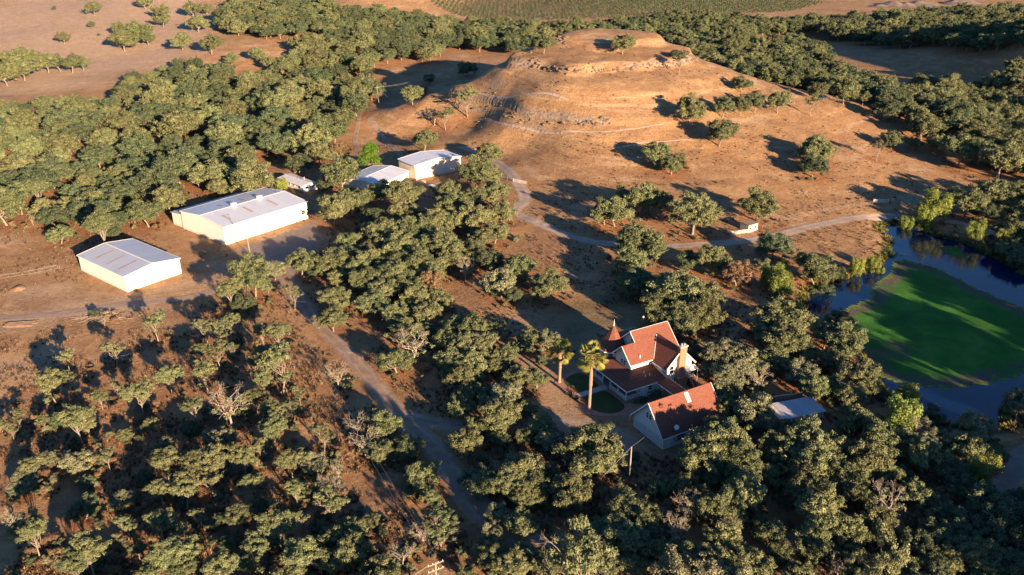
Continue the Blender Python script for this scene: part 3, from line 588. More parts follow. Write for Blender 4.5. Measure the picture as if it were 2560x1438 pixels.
# water
tw = NT('pond_water'); P_ = tw.n('ShaderNodeNewGeometry').outputs['Position']; tw.b.inputs['Roughness'].default_value = 0.06; tw.b.inputs['Specular IOR Level'].default_value = 0.6
tw.bump(tw.math('ADD', tw.noise(P_, 1.6, 4, 0.6), tw.math('MULTIPLY', tw.noise(P_, 0.3, 2), 2.0)), 0.12, 0.12); MAT_WATER = tw.out((0.002, 0.014, 0.06))
wp = [(at0(a, b, WZ)[0], at0(a, b, WZ)[1]) for a, b in [(1980, 850), (1980, 700), (2180, 640), (2170, 545), (2290, 535), (2500, 620), (2600, 670), (2820, 740), (2820, 1000), (2560, 1110), (2260, 1080), (2120, 900)]]
mb = MB(); mb.add([(x, y, WZ) for x, y in wp], [tuple(range(len(wp)))]); o = mb.build('pond_water', MAT_WATER); tag(o, kind='structure')
ta = NT('floating_weed'); P_ = ta.n('ShaderNodeNewGeometry').outputs['Position']; a_ = ta.n('ShaderNodeAttribute'); a_.attribute_name = 'across'
g1 = ta.noise(P_, 0.10, 5, 0.6, 0.5); g2 = ta.noise(P_, 0.9, 5, 0.7); g3 = ta.noise(P_, 4.0, 3, 0.7)
cg = ta.ramp(g1, [(0.3, (0.018, 0.10, 0.014)), (0.5, (0.030, 0.155, 0.018)), (0.62, (0.055, 0.20, 0.025)), (0.75, (0.10, 0.21, 0.07))])
cg = ta.mix(ta.rng(g3, 0.5, 0.7, 0, 0.5), cg, (0.02, 0.05, 0.012))
lily = ta.mix(ta.rng(g3, 0.42, 0.6), (0.035, 0.05, 0.022), (0.17, 0.145, 0.125))
ef = ta.math('ADD', a_.outputs['Fac'], ta.rng(g2, 0.3, 0.7, -0.22, 0.22)); ring = ta.math('MULTIPLY', ta.rng(ef, 0.5, 0.75), ta.rng(ef, 1.12, 0.95))
pat = ta.rng(ta.noise(P_, 0.045, 2, 0.4), 0.62, 0.68, 0, 0.8)
cg = ta.mix(ta.math('MAXIMUM', ta.math('MULTIPLY', ring, ta.rng(ta.noise(P_, 0.05, 2), 0.36, 0.5)), pat), cg, lily); cg = ta.mix(ta.rng(ef, 1.0, 1.12), cg, (0.16, 0.22, 0.03))
ta.bump(ta.math('ADD', g2, g3), 0.6, 0.25); MAT_WEED = ta.out(cg)
patch('floating_weed', [(2232, 652), (2262, 648), (2300, 657), (2340, 668), (2390, 690), (2450, 722), (2560, 768), (2680, 830), (2720, 900), (2600, 930), (2500, 955), (2440, 968), (2380, 975), (2310, 972), (2235, 958), (2188, 935), (2146, 884), (2104, 840), (2060, 816), (2030, 803), (2060, 788), (2120, 765), (2168, 745), (2182, 708), (2212, 690), (2226, 670)], MAT_WEED, 0.03, 9, 1.0, z=WZ)
bpy.data.objects['floating_weed']['kind'] = 'stuff'; bpy.data.objects['floating_weed']['label'] = 'green floating weed mat covering most of the pond'
o = patch('floating_weed', [(2345, 618), (2375, 612), (2412, 622), (2425, 650), (2395, 645), (2362, 636)], MAT_WEED, 0.03, 3, 0.8, z=WZ); o['kind'] = 'stuff'; o['label'] = 'small green weed patch by the far bank of the pond'

# ------------------------------------------------------------------ trees
def leaf_cloud(g, centers, radii, per, size, flat=0.62, fill=0.55, droop=0.0):
    """leaf-sized quads on the shells of many clumps"""
    n = np.maximum((per * (radii / radii.mean()) ** 2).astype(int), 8); k = np.repeat(np.arange(len(centers)), n); N = len(k)
    d = g.normal(size=(N, 3)); d[:, 2] = np.where(g.random(N) < 0.72, np.abs(d[:, 2]), d[:, 2]); d /= np.linalg.norm(d, axis=1)[:, None]
    lump = 1 + 0.28 * np.sin(d[:, 0] * 5.1 + k * 2.3) * np.cos(d[:, 1] * 4.7 + k * 1.7) + 0.12 * g.normal(size=N)
    rr = radii[k] * (fill + (1.1 - fill) * g.random(N) ** 0.6) * lump * 1.06
    p = centers[k] + d * rr[:, None] * np.array([1, 1, flat])
    if droop: p[:, 2] -= droop * g.random(N) ** 2 * (d[:, 2] < 0.4)
    nrm = d * np.array([1, 1, 1.2]) + g.normal(size=(N, 3)) * 0.65 + np.array([0, 0, 0.25]); nrm /= np.linalg.norm(nrm, axis=1)[:, None]
    a = np.cross(nrm, g.normal(size=(N, 3))); a /= np.linalg.norm(a, axis=1)[:, None] + 1e-9; b = np.cross(nrm, a)
    s = (size * (0.6 + 0.8 * g.random(N)))[:, None] / 2; e = (0.55 + 0.4 * g.random(N))[:, None]
    cup = nrm * s * 0.35
    V = np.stack([p - a * s, p - b * s * e - cup, p + a * s, p + b * s * e - cup], 1).reshape(-1, 3)
    return V, np.arange(len(V)).reshape(-1, 4)
def limbs(g, mb, p0, p1, r0, r1, n=6, sides=6, wig=0.12):
    p0, p1 = np.array(p0, float), np.array(p1, float); L = np.linalg.norm(p1 - p0); pts = []; off = np.zeros(3)
    for i in range(n + 1):
        t = i / n
        if 0 < i < n: off = off * 0.6 + g.normal(size=3) * L * wig * 0.5
        pts.append(p0 + (p1 - p0) * t + (off if 0 < i < n else 0) + np.array([0, 0, L * 0.10 * math.sin(math.pi * t)]))
    mb.tube(pts, [r0 + (r1 - r0) * (i / n) ** 0.7 for i in range(n + 1)], sides, cap=False); return pts
def twig_fan(g, mb, p, d, L, depth, r):
    if depth == 0 or L < 0.25: return
    for _ in range(2 + int(g.random() < 0.6)):
        dd = d + g.normal(size=3) * 0.55; dd[2] += 0.12; dd /= np.linalg.norm(dd); l2 = L * (0.6 + 0.35 * g.random()); q = p + dd * l2
        mb.tube([p, p + dd * l2 * 0.5 + g.normal(size=3) * l2 * 0.07, q], [r, r * 0.8, r * 0.55], 4 if depth < 3 else 5, cap=False); twig_fan(g, mb, q, dd, l2 * 0.85, depth - 1, r * 0.62)
def oak_meshes(seed, ratio, kind, leafmat):
    g = np.random.default_rng(seed); Rr = 5.0; H = 10 * ratio; th = H * ((0.24 if kind != 'high' else 0.36) + 0.06 * g.random()); mb = MB()
    lean = g.normal(size=2) * 0.5; top = np.array([lean[0], lean[1], th])
    mb.tube([(0, 0, -0.6), (0, 0, 0.25), (lean[0] * .4, lean[1] * .4, th * .55), top], [0.40, 0.28, 0.21, 0.19], 8, cap=False)
    sparse = kind == 'sparse'; ng = 6 if sparse else 8 if kind == 'high' else 10
    cen, rad = [], []; ph0 = g.random() * 6.28
    tops = [(0, 0.0)] if not sparse else []
    for i in range(ng):
        a = ph0 + i * 2 * math.pi / ng + g.normal() * 0.25; rr = Rr * (0.42 + 0.26 * g.random()); zz = H * (0.44 + 0.26 * g.random())
        if kind == 'high': zz = H * (0.60 + 0.22 * g.random()); rr = Rr * (0.3 + 0.4 * g.random())
        if sparse: zz = H * (0.56 + 0.28 * g.random()); rr = Rr * (0.25 + 0.5 * g.random())
        tops.append((a, rr, zz))
    for tp in tops:
        if len(tp) == 2: gc = np.array([lean[0], lean[1], H * 0.74]); gr = Rr * 0.42
        else: gc = np.array([math.cos(tp[0]) * tp[1], math.sin(tp[0]) * tp[1], tp[2]]); gr = Rr * (0.30 if sparse else 0.34)
        lp = limbs(g, mb, top - np.array([0, 0, g.random() * th * .25]), gc - np.array([0, 0, gr * 0.5]), 0.15, 0.05, 6)
        for q in range(5 if sparse else 7 + int(g.random() * 3)):
            d = g.normal(size=3); d /= np.linalg.norm(d); d[2] *= 0.8; cc = gc + d * gr * (0.7 + 0.6 * g.random())
            cen.append(cc); rad.append(Rr * ((0.10 if sparse else 0.125) + 0.10 * g.random()))
            limbs(g, mb, lp[-2], cc - np.array([0, 0, 0.1]), 0.07, 0.03, 3, 4)
            if sparse or g.random() < 0.25: twig_fan(g, mb, cc, d, 0.9, 2, 0.025)
    if sparse:
        for _ in range(4):
            a = g.random() * 6.28; e = np.array([math.cos(a) * Rr * .8, math.sin(a) * Rr * .8, H * (0.35 + .4 * g.random())]); q = limbs(g, mb, top, e, 0.11, 0.03, 5, 5); twig_fan(g, mb, q[-1], (e - top) / np.linalg.norm(e - top), 1.2, 3, 0.03)
    cen, rad = np.array(cen), np.array(rad); hi = cen[:, 2].max()
    cen[:, 2] -= 0.0; dens = dict(sparse=170, dense=280, dark=240, pale=225, oak=235, tall=240, brown=140, high=220).get(kind, 230)
    V, Qd = leaf_cloud(g, cen, rad, dens, 0.31, 0.72 if kind != 'tall' else 0.85)
    # a few loose sprays break the outline
    V2, Q2 = leaf_cloud(g, cen + g.normal(size=cen.shape) * rad[:, None] * 0.8, rad * 0.65, 50, 0.31, 0.9)
    V = np.vstack([V, V2]); Qd = np.vstack([Qd, Q2 + len(V) - len(V2)])
    sc = (H - 0.2) / max(V[:, 2].max(), 1); rxy = 5.0 / np.percentile(np.hypot(V[:, 0], V[:, 1]), 97)
    V[:, 2] *= min(1.1, sc); V[:, :2] *= rxy
    tv = [(x * rxy if z > th else x, y * rxy if z > th else y, z * min(1.1, sc) if z > th else z) for x, y, z in [tuple(q) for q in mb.v]]
    quads = [f for f in mb.f if len(f) == 4]
    cm = np_mesh('crown', V, Qd, [leafmat]); tm = np_mesh('trunk', tv, quads, [BARK], smooth=True)
    return cm, tm
def bare_meshes(seed):
    g = np.random.default_rng(seed); mb = MB(); H = 11.5; th = H * 0.27; top = np.array([g.normal() * .3, g.normal() * .3, th])
    mb.tube([(0, 0, -0.6), (0, 0, 0.3), tuple(top * [.5, .5, .6]), top], [0.42, 0.32, 0.26, 0.23], 8, cap=False)
    for i in range(7):
        a = i * 0.95 + g.random(); e = np.array([math.cos(a) * (1.6 + 1.8 * g.random()), math.sin(a) * (1.6 + 1.8 * g.random()), H * (0.5 + .28 * g.random())]); q = limbs(g, mb, top, e, 0.17, 0.07, 6, 6, 0.16)
        twig_fan(g, mb, q[-1], (e - top) / np.linalg.norm(e - top), 1.9, 5, 0.06); twig_fan(g, mb, q[3], g.normal(size=3) * .7 + [0, 0, .3], 1.3, 4, 0.045)
    m_ = np_mesh('trunk', mb.v, [f for f in mb.f if len(f) == 4], [BARK_PALE], smooth=True)
    cen = np.array([[g.normal() * 2.6, g.normal() * 2.6, H * (0.45 + .4 * g.random())] for _ in range(16)]); V, Qd = leaf_cloud(g, cen, np.full(16, 0.75), 55, 0.34, 0.7)
    return np_mesh('crown', V, Qd, [LEAF_PALE]), m_
def soft_meshes(seed, kind, leafmat):
    g = np.random.default_rng(seed); mb = MB(); ratio = RATIO[kind]; H = 10 * ratio; n = dict(willow=34, maple=34, shrub=20)[kind]; cen = []; rad = []
    for i in range(4): a = i * 1.6 + g.random(); limbs(g, mb, (0, 0, -0.4), (math.cos(a) * 1.8, math.sin(a) * 1.8, H * 0.6), 0.2 if kind != 'shrub' else .08, 0.05, 5, 6)
    for _ in range(n):
        a = g.random() * 6.28; t = g.random(); rr = 4.0 * math.sqrt(g.random()) * (1 - 0.45 * t if kind == 'maple' else 1 - 0.3 * t); z = H * ((0.18 if kind != 'maple' else .25) + (0.62 if kind != 'maple' else .58) * t)
        cen.append((math.cos(a) * rr, math.sin(a) * rr, z)); rad.append(0.8 + 0.7 * g.random())
        if g.random() < .5: limbs(g, mb, (0, 0, H * .25), cen[-1], 0.07, 0.03, 4, 4)
    cen, rad = np.array(cen), np.array(rad); V, Qd = leaf_cloud(g, cen, rad, 270, 0.36, 1.15 if kind != 'shrub' else 0.8, 0.45, 0.9 if kind == 'willow' else 0.2)
    return np_mesh('crown', V, Qd, [leafmat]), np_mesh('trunk', mb.v, [f for f in mb.f if len(f) == 4], [BARK], smooth=True)
VAR = {}
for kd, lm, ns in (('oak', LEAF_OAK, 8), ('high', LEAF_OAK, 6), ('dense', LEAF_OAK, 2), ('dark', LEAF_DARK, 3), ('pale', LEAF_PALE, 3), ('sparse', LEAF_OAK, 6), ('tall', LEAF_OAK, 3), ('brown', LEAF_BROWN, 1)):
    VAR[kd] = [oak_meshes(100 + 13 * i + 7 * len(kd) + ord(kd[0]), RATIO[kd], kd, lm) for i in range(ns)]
VAR['bare'] = [bare_meshes(300 + i) for i in range(3)]
VAR['willow'] = [soft_meshes(400 + i, 'willow', LEAF_WILLOW) for i in range(2)]
VAR['maple'] = [soft_meshes(420, 'maple', LEAF_MAPLE)]; VAR['shrub'] = [soft_meshes(430 + i, 'shrub', LEAF_DARK) for i in range(2)]
NOUN = dict(high='oak_tree', oak='oak_tree', dense='oak_tree', dark='oak_tree', pale='oak_tree', sparse='oak_tree', tall='oak_tree', brown='browning_tree', bare='dead_tree', willow='willow_tree', maple='broadleaf_tree', shrub='shrub')
LOOK = dict(high=('upright feathery oak', 'upright'), oak=('olive green oak', 'olive green'), dense=('full rounded oak', 'rounded'), dark=('dark shaded oak', 'dark'), pale=('pale dusty oak', 'pale'), sparse=('thin ragged oak', 'ragged'), tall=('tall narrow oak', 'tall'),
            brown=('half browned tree', 'browned'), bare=('bare pale dead tree', 'bare'), willow=('yellow-green willow', 'yellow-green'), maple=('bright green leafy tree', 'bright'), shrub=('low green shrub', 'low'))
def crown_px(T):
    x, y, z, wd, kd = T[:5]; zc = z + CF.get(kd, 0.6) * RATIO[kd] * wd; d = y * cp + (HCAM - zc) * sp
    return 1280 + F * x / d, 719 + F * ((HCAM - zc) * cp - y * sp) / d, wd * F / d
for T in TREES: T[6:] = list(crown_px(T))                       # px, py, size
vis = [T for T in TREES if -T[8] / 2 < T[6] < 2560 + T[8] / 2 and -T[8] / 2 < T[7] < 1438 + T[8] * 0.7 and T[1] > 60]
oaks = sorted([T for T in vis if NOUN[T[4]] == 'oak_tree'], key=lambda T: -T[8])
ind = oaks[:300]; rest = oaks[300:]; others = [T for T in vis if NOUN[T[4]] != 'oak_tree']
print('oaks', len(oaks), 'individual from px', ind[-1][8], 'others', len(others))
def nth(n): return f"{n}{'th' if 10 <= n % 100 <= 20 else {1: 'st', 2: 'nd', 3: 'rd'}.get(n % 10, 'th')}"
byz = {}
for T in ind + others: byz.setdefault((T[5], T[4]), []).append(T)
for (zn, kd), L in byz.items():
    L.sort(key=lambda T: T[6]); a, b = LOOK[kd]
    for i, T in enumerate(L):
        lab = f'{a} {zn}' + (f', {nth(i + 1)} {b} one from the left' if len(L) > 1 else '')
        wds = lab.split()
        if len(wds) > 16: lab = f'{a} {zn}' + f', {nth(i + 1)} such from left'
        T.append(lab)
GRP = dict(oak_tree='oaks spread over the ranch', dead_tree='bare dead trees among the oaks', willow_tree='yellow-green willows by the water', shrub='low green shrubs', browning_tree='half browned trees')
CAT = dict(oak_tree='oak tree', dead_tree='dead tree', willow_tree='willow', shrub='shrub', browning_tree='tree', broadleaf_tree='tree')
for T in ind + others:
    x, y, z, wd, kd = T[:5]; vr = VAR[kd]; cm, tm = vr[random.randrange(len(vr))]; s = wd / 10.0
    r_ = empty(NOUN[kd], (x, y, z - 0.05), random.random() * 6.28); r_.scale = (s * random.uniform(.94, 1.06), s * random.uniform(.94, 1.06), s * random.uniform(.88, 1.1) * (1.22 if 'lower right' in T[5] else 1.0))
    obj('trunk', tm, r_); obj('crown', cm, r_)
    tag(r_, T[9], CAT[NOUN[kd]], GRP.get(NOUN[kd]))
# everything past the 300 largest: one wood
def scatter(name, pts, variants, label, cat=None, seed=0):
    """pts: (x, y, z, scale, rot, variant)"""
    col = bpy.data.collections.new(name + '_kinds')
    for i, (cm, tm) in enumerate(variants):
        bm = bmesh.new(); bm.from_mesh(cm); nf = len(bm.faces); bm.from_mesh(tm); bm.faces.ensure_lookup_table()
        for k in range(nf, len(bm.faces)): bm.faces[k].material_index = 1
        me = bpy.data.meshes.new('v'); bm.to_mesh(me); bm.free(); me.materials.append(cm.materials[0]); me.materials.append(tm.materials[0])
        o = bpy.data.objects.new(f'{name}_{i:02d}', me); col.objects.link(o)
    me = bpy.data.meshes.new(name); me.vertices.add(len(pts)); P_ = np.array(pts, np.float32); me.vertices.foreach_set('co', P_[:, :3].ravel())
    for nm, tp, k in (('sc', 'FLOAT', 3), ('rt', 'FLOAT', 4)): me.attributes.new(nm, tp, 'POINT').data.foreach_set('value', P_[:, k].copy())
    me.attributes.new('vi', 'INT', 'POINT').data.foreach_set('value', P_[:, 5].astype(np.int32))
    o = obj(name, me); ng = bpy.data.node_groups.new(name, 'GeometryNodeTree')
    ng.interface.new_socket('Geometry', in_out='INPUT', socket_type='NodeSocketGeometry'); ng.interface.new_socket('Geometry', in_out='OUTPUT', socket_type='NodeSocketGeometry')
    N = ng.nodes.new; gi, go = N('NodeGroupInput'), N('NodeGroupOutput'); ip = N('GeometryNodeInstanceOnPoints'); ci = N('GeometryNodeCollectionInfo')
    ci.inputs['Collection'].default_value = col; ci.inputs['Separate Children'].default_value = True; ci.inputs['Reset Children'].default_value = True
    def att(nm, tp):
        a = N('GeometryNodeInputNamedAttribute'); a.data_type = tp; a.inputs['Name'].default_value = nm; return a.outputs['Attribute']
    cx = N('ShaderNodeCombineXYZ'); L = ng.links.new; L(att('rt', 'FLOAT'), cx.inputs['Z']); L(gi.outputs[0], ip.inputs['Points']); L(ci.outputs[0], ip.inputs['Instance'])
    ip.inputs['Pick Instance'].default_value = True; L(att('vi', 'INT'), ip.inputs['Instance Index']); L(cx.outputs[0], ip.inputs['Rotation']); L(att('sc', 'FLOAT'), ip.inputs['Scale']); L(ip.outputs[0], go.inputs[0])
    md = o.modifiers.new('spread', 'NODES'); md.node_group = ng
    tag(o, label, cat, kind='stuff'); return o
KI = {'high': [10, 11], 'oak': [0, 1, 2], 'dense': [3], 'dark': [4, 5], 'pale': [6], 'sparse': [7], 'tall': [8, 9]}
vlist = [VAR['oak'][0], VAR['oak'][1], VAR['oak'][2], VAR['dense'][0], VAR['dark'][0], VAR['dark'][1], VAR['pale'][0], VAR['sparse'][0], VAR['tall'][0], VAR['tall'][1], VAR['high'][0], VAR['high'][1]]
def wpts(L): return [(T[0], T[1], T[2] - 0.05, T[3] / 10 * random.uniform(.92, 1.08), random.random() * 6.28, random.choice(KI[T[4]])) for T in L]
scatter('oak_wood', wpts(rest), vlist, 'far oak woods covering the valleys behind the hill and pasture', 'woodland')
# tall riverside trees beyond the lower right edge of the picture: they throw the long shade over the pond
off = []
g_ = np.random.default_rng(77)
for _ in range(4000):
    x = 70 + g_.random() * 190; y = 0 + g_.random() * 260; z = float(hz(x, y)); d = y * cp + (HCAM - z - 6) * sp
    px = 1280 + F * x / d
    if d > 20 and px < 2720 and y > 60: continue
    if y < 75 and x < 98: continue
    if inpoly(np.array([x]), np.array([y]), POND)[0]: continue
    if pdist(np.array([x]), np.array([y]), POND)[0] < 5: continue
    if y > 110 and x < 118: continue
    if any((x - q[0]) ** 2 + (y - q[1]) ** 2 < 230 for q in off): continue
    off.append((x, y, z - 0.1, 1.25 + 0.45 * g_.random(), g_.random() * 6.28, int(g_.integers(10))))
scatter('riverside_wood', off, vlist, 'tall riverside wood continuing past the lower right edge', 'woodland')

# orchard rows far behind
def far_orchard():
    pts = []; A0 = at(850, 26)[:2]
    poly = [(800, -30), (860, 10), (1010, 18), (1190, 48), (1270, 60), (1400, 50), (1700, 42), (1800, 36), (1990, 26), (2060, 6), (1900, -30)]
    Pp = [at0(a, b, 0)[:2] for a, b in [(q[0], max(q[1], -40)) for q in poly]]; P_ = np.array(Pp); lo, hi = P_.min(0), P_.max(0)
    for v in np.arange(lo[1], hi[1], 10.0):
        for u in np.arange(lo[0], hi[0], 4.5):
            x = u + random.uniform(-.5, .5); y = v + (u - lo[0]) * -0.10 + random.uniform(-.4, .4)
            pts.append((x, y))
    X_ = np.array(pts); m = inpoly(X_[:, 0], X_[:, 1], [tuple(q) for q in Pp]); X_ = X_[m]
    zz = hz(X_[:, 0], X_[:, 1]); return [(X_[i, 0], X_[i, 1], zz[i], 0.22 + 0.10 * random.random(), random.random() * 6, 0) for i in range(len(X_)) if random.random() > .05]
op = far_orchard(); print('orchard', len(op))
def orch_var():
    g = np.random.default_rng(5); V, Qd = leaf_cloud(g, np.array([[0, 0, 5.0], [2, 1, 4], [-2, -1, 4.5], [0, 0, 7.]]), np.array([3.5, 3, 3, 2.5]), 26, 3.0, 1.0)
    mb = MB(); mb.tube([(0, 0, -1), (0, 0, 3)], [.6, .4], 5, cap=False); return np_mesh('c', V, Qd, [LEAF_DARK]), np_mesh('t', mb.v, [f for f in mb.f if len(f) == 4], [BARK])
scatter('orchard', op, [orch_var()], 'rows of small orchard trees across the plain at the top', 'orchard')

# dry tufts and seedlings over the grassland
def tuft_var(seed, mat):
    g = np.random.default_rng(seed); N = 26; a = g.random(N) * 6.28; r0 = 0.12 * g.random(N); hgt = 0.25 + 0.35 * g.random(N); sp_ = 0.15 + 0.35 * g.random(N)
    p = np.stack([np.cos(a) * r0, np.sin(a) * r0, np.zeros(N) - 0.03], 1); q = p + np.stack([np.cos(a) * sp_, np.sin(a) * sp_, hgt], 1); sd_ = np.stack([-np.sin(a), np.cos(a), a * 0], 1) * 0.05
    V = np.stack([p - sd_, p + sd_, q + sd_ * .5, q - sd_ * .5], 1).reshape(-1, 3); return np_mesh('c', V, np.arange(4 * N).reshape(-1, 4), [mat]), np_mesh('t', [(0, 0, -.1), (.01, 0, -.1), (0, .01, -.1), (.01, .01, -.1)], [(0, 1, 3, 2)], [mat])
STRAW = plain('straw', (0.24, 0.17, 0.105), 0.9, var=0.3, scale=0.3); STRAW_D = plain('dark_straw', (0.10, 0.065, 0.04), 0.9, var=0.3, scale=0.3)
tp = []
g_ = np.random.default_rng(55)
TN = vnoise(XX, YY, 14, 61) + vnoise(XX, YY, 4, 62)
def hit(px, py):
    r = ray(px, py); k = -HCAM / r[2]; return r[0] * k, r[1] * k
BL_ = [(-103, 212, 15), (-92, 243, 18), (-32, 308, 11), (-47, 295, 9), (-79, 289, 8), (27, 150, 14), (30, 137, 13)]
for _ in range(60000):
    px = g_.random() * 2700 - 70; py = 300 + g_.random() ** 0.8 * 1200; x, y = hit(px, py)
    if y > 430 or samp(zgn, x, y) > 0.9 or samp(TN, x, y) < -0.05: continue
    if any(math.hypot(x - a, y - b) < c_ for a, b, c_ in BL_): continue
    if samp(zb, x, y) > 0.4: continue
    tp.append((x, y, float(hz(x, y)), 0.4 + 0.7 * g_.random() ** 2, g_.random() * 6.28, int(g_.random() < .5)))
TUFTS = tp
sc_ = []
for _ in range(9000):
    px = g_.random() * 2640 - 40; py = 320 + g_.random() ** 0.8 * 1150; x, y = hit(px, py)
    if y > 430 or samp(zl, x, y) < 0.32 or samp(zb, x, y) > 0.4 or samp(zgn, x, y) > 0.5 or any(math.hypot(x - a, y - b) < c_ for a, b, c_ in BL_): continue
    sc_.append((x, y, float(hz(x, y)), 0.07 + 0.16 * g_.random() ** 2, g_.random() * 6.28, int(g_.integers(3))))
SCRUB = sc_
# roads keep free of tufts
RW = []
for o_ in bpy.data.objects:
    if o_.type == 'MESH' and (o_.name.split('.')[0] in ('dirt_drive', 'house_drive', 'barn_track', 'gravel_road', 'pond_road', 'barn_yard')):
        co = np.empty(len(o_.data.vertices) * 3, np.float32); o_.data.vertices.foreach_get('co', co); RW.append(co.reshape(-1, 3)[:, :2])
RW = np.vstack(RW); occ = set(map(tuple, np.round(RW / 1.5).astype(int)))
TUFTS = [t for t in TUFTS if (round(t[0] / 1.5), round(t[1] / 1.5)) not in occ]
SCRUB = [t for t in SCRUB if (round(t[0] / 1.5), round(t[1] / 1.5)) not in occ]
scatter('scrub', SCRUB, [VAR['shrub'][0], (soft_meshes(433, 'shrub', LEAF_PALE)), (soft_meshes(434, 'shrub', LEAF_BROWN))], 'low scrub and seedlings under the oaks', 'scrub')
scatter('dry_grass', TUFTS, [tuft_var(1, STRAW), tuft_var(2, STRAW_D)], 'dry straw coloured grass tufts over the open ground', 'grass')

# ------------------------------------------------------------------ building materials
def metal_roof(name, col, stains=True, rib=0.9, rough=0.38):
    t = NT(name); o = t.coord(); sx = t.n('ShaderNodeSeparateXYZ'); t.l(o, sx.inputs[0])
    x = t.math('FRACT', t.math('MULTIPLY', sx.outputs[0], 1 / rib)); ribm = t.rng(t.math('ABSOLUTE', t.math('SUBTRACT', x, 0.5)), 0.38, 0.5)
    big = t.noise(t.mapping(o, (0.5, 0.08, 1)), 1.0, 4, 0.6); pan = t.noise(t.mapping(o, (0.32, 0.02, 0.02)), 1.0, 1, 0.4)
    c0 = t.mix(t.rng(big, 0.35, 0.7), tuple(v * 0.93 for v in col), tuple(min(1, v * 1.06) for v in col)); c0 = t.mix(t.rng(pan, .45, .6, 0, .25), c0, tuple(v * .75 for v in col))
    c0 = t.mix(t.math('MULTIPLY', ribm, 0.3), c0, tuple(v * 0.45 for v in col))
    if stains:
        st = t.noise(t.mapping(o, (1.1, 0.14, 1)), 0.55, 4, 0.7); c0 = t.mix(t.rng(st, 0.68, 0.80, 0, 0.5), c0, (0.34, 0.20, 0.12))
    t.b.inputs['Roughness'].default_value = rough; t.b.inputs['Metallic'].default_value = 0.1
    t.bump(ribm, 0.6, 0.06); return t.out(c0)
def metal_wall(name, col, rib=0.6, axis_=0, depth=0.5):
    t = NT(name); o = t.coord(); sx = t.n('ShaderNodeSeparateXYZ'); t.l(o, sx.inputs[0]); h = t.math('ADD', sx.outputs[0], sx.outputs[1])
    x = t.math('FRACT', t.math('MULTIPLY', h, 1 / rib)); ribm = t.rng(t.math('ABSOLUTE', t.math('SUBTRACT', x, 0.5)), 0.25, 0.5)
    dirt = t.rng(t.math('ADD', sx.outputs[2], t.rng(t.noise(o, 1.2, 4), .3, .7, -.5, .5)), 0.75, 0.0, 0, 0.5)
    c0 = t.mix(t.math('MULTIPLY', ribm, 0.22), col, tuple(v * 0.7 for v in col)); c0 = t.mix(dirt, c0, (0.45, 0.30, 0.18)); c0 = t.mix(t.rng(t.noise(t.mapping(o, (1, 1, .15)), 1.2, 4, .7), .5, .75, 0, .2), c0, tuple(v * .8 for v in col))
    t.b.inputs['Roughness'].default_value = 0.55; t.bump(ribm, depth, 0.08); return t.out(c0)
def shingle(name, col):
    t = NT(name); o = t.coord(); br = t.n('ShaderNodeTexBrick'); br.inputs['Scale'].default_value = 1.0; br.inputs['Brick Width'].default_value = 0.55; br.inputs['Row Height'].default_value = 0.26; br.inputs['Mortar Size'].default_value = 0.02
    br.inputs['Color1'].default_value = (*[v * 1.15 for v in col], 1); br.inputs['Color2'].default_value = (*[v * 0.78 for v in col], 1); br.inputs['Mortar'].default_value = (*[v * .45 for v in col], 1)
    g = t.n('ShaderNodeNewGeometry'); s1 = t.n('ShaderNodeSeparateXYZ'); t.l(o, s1.inputs[0]); cx = t.n('ShaderNodeCombineXYZ'); t.l(t.math('ADD', s1.outputs[0], t.math('MULTIPLY', s1.outputs[1], 0.73)), cx.inputs[0]); t.l(t.math('MULTIPLY', s1.outputs[2], 1.3), cx.inputs[1]); t.l(cx.outputs[0], br.inputs['Vector'])
    n = t.noise(o, 3.0, 4, 0.7); c0 = t.mix(t.rng(n, 0.35, 0.7, 0, 0.45), br.outputs['Color'], tuple(v * 1.3 for v in col)); c0 = t.mix(t.rng(t.noise(o, .35, 3), .4, .7, 0, .3), c0, tuple(v * .7 for v in col))
    t.bump(br.outputs['Fac'], -0.3, 0.03); t.b.inputs['Roughness'].default_value = 0.9; return t.out(c0)
def siding(name, col):
    t = NT(name); o = t.coord(); s1 = t.n('ShaderNodeSeparateXYZ'); t.l(o, s1.inputs[0]); x = t.math('FRACT', t.math('MULTIPLY', s1.outputs[2], 1 / 0.2))
    c0 = t.mix(t.rng(x, 0.8, 1.0, 0, 0.25), col, tuple(v * .6 for v in col)); c0 = t.mix(t.rng(t.noise(o, .8, 4), .4, .7, 0, .15), c0, tuple(v * .8 for v in col)); t.bump(x, 0.4, 0.03); t.b.inputs['Roughness'].default_value = 0.6; return t.out(c0)
def brick(name, col):
    t = NT(name); o = t.coord(); br = t.n('ShaderNodeTexBrick'); br.inputs['Scale'].default_value = 3.2; s1 = t.n('ShaderNodeSeparateXYZ'); t.l(o, s1.inputs[0]); cx = t.n('ShaderNodeCombineXYZ'); t.l(t.math('ADD', s1.outputs[0], s1.outputs[1]), cx.inputs[0]); t.l(s1.outputs[2], cx.inputs[1]); t.l(cx.outputs[0], br.inputs['Vector'])
    br.inputs['Color1'].default_value = (0.24, 0.085, 0.05, 1); br.inputs['Color2'].default_value = (0.36, 0.17, 0.10, 1); br.inputs['Mortar'].default_value = (0.34, 0.26, 0.2, 1); br.inputs['Mortar Size'].default_value = 0.03
    return t.out(t.mix(t.rng(t.noise(o, 2.5, 3), .4, .65, 0, .6), br.outputs['Color'], (0.34, 0.17, 0.10)))
M_WHITE = plain('white_trim', (0.78, 0.77, 0.74), 0.5, var=0.04); M_SIDE = siding('white_siding', (0.70, 0.69, 0.64)); M_SHIN = shingle('red_shingles', (0.175, 0.072, 0.054))
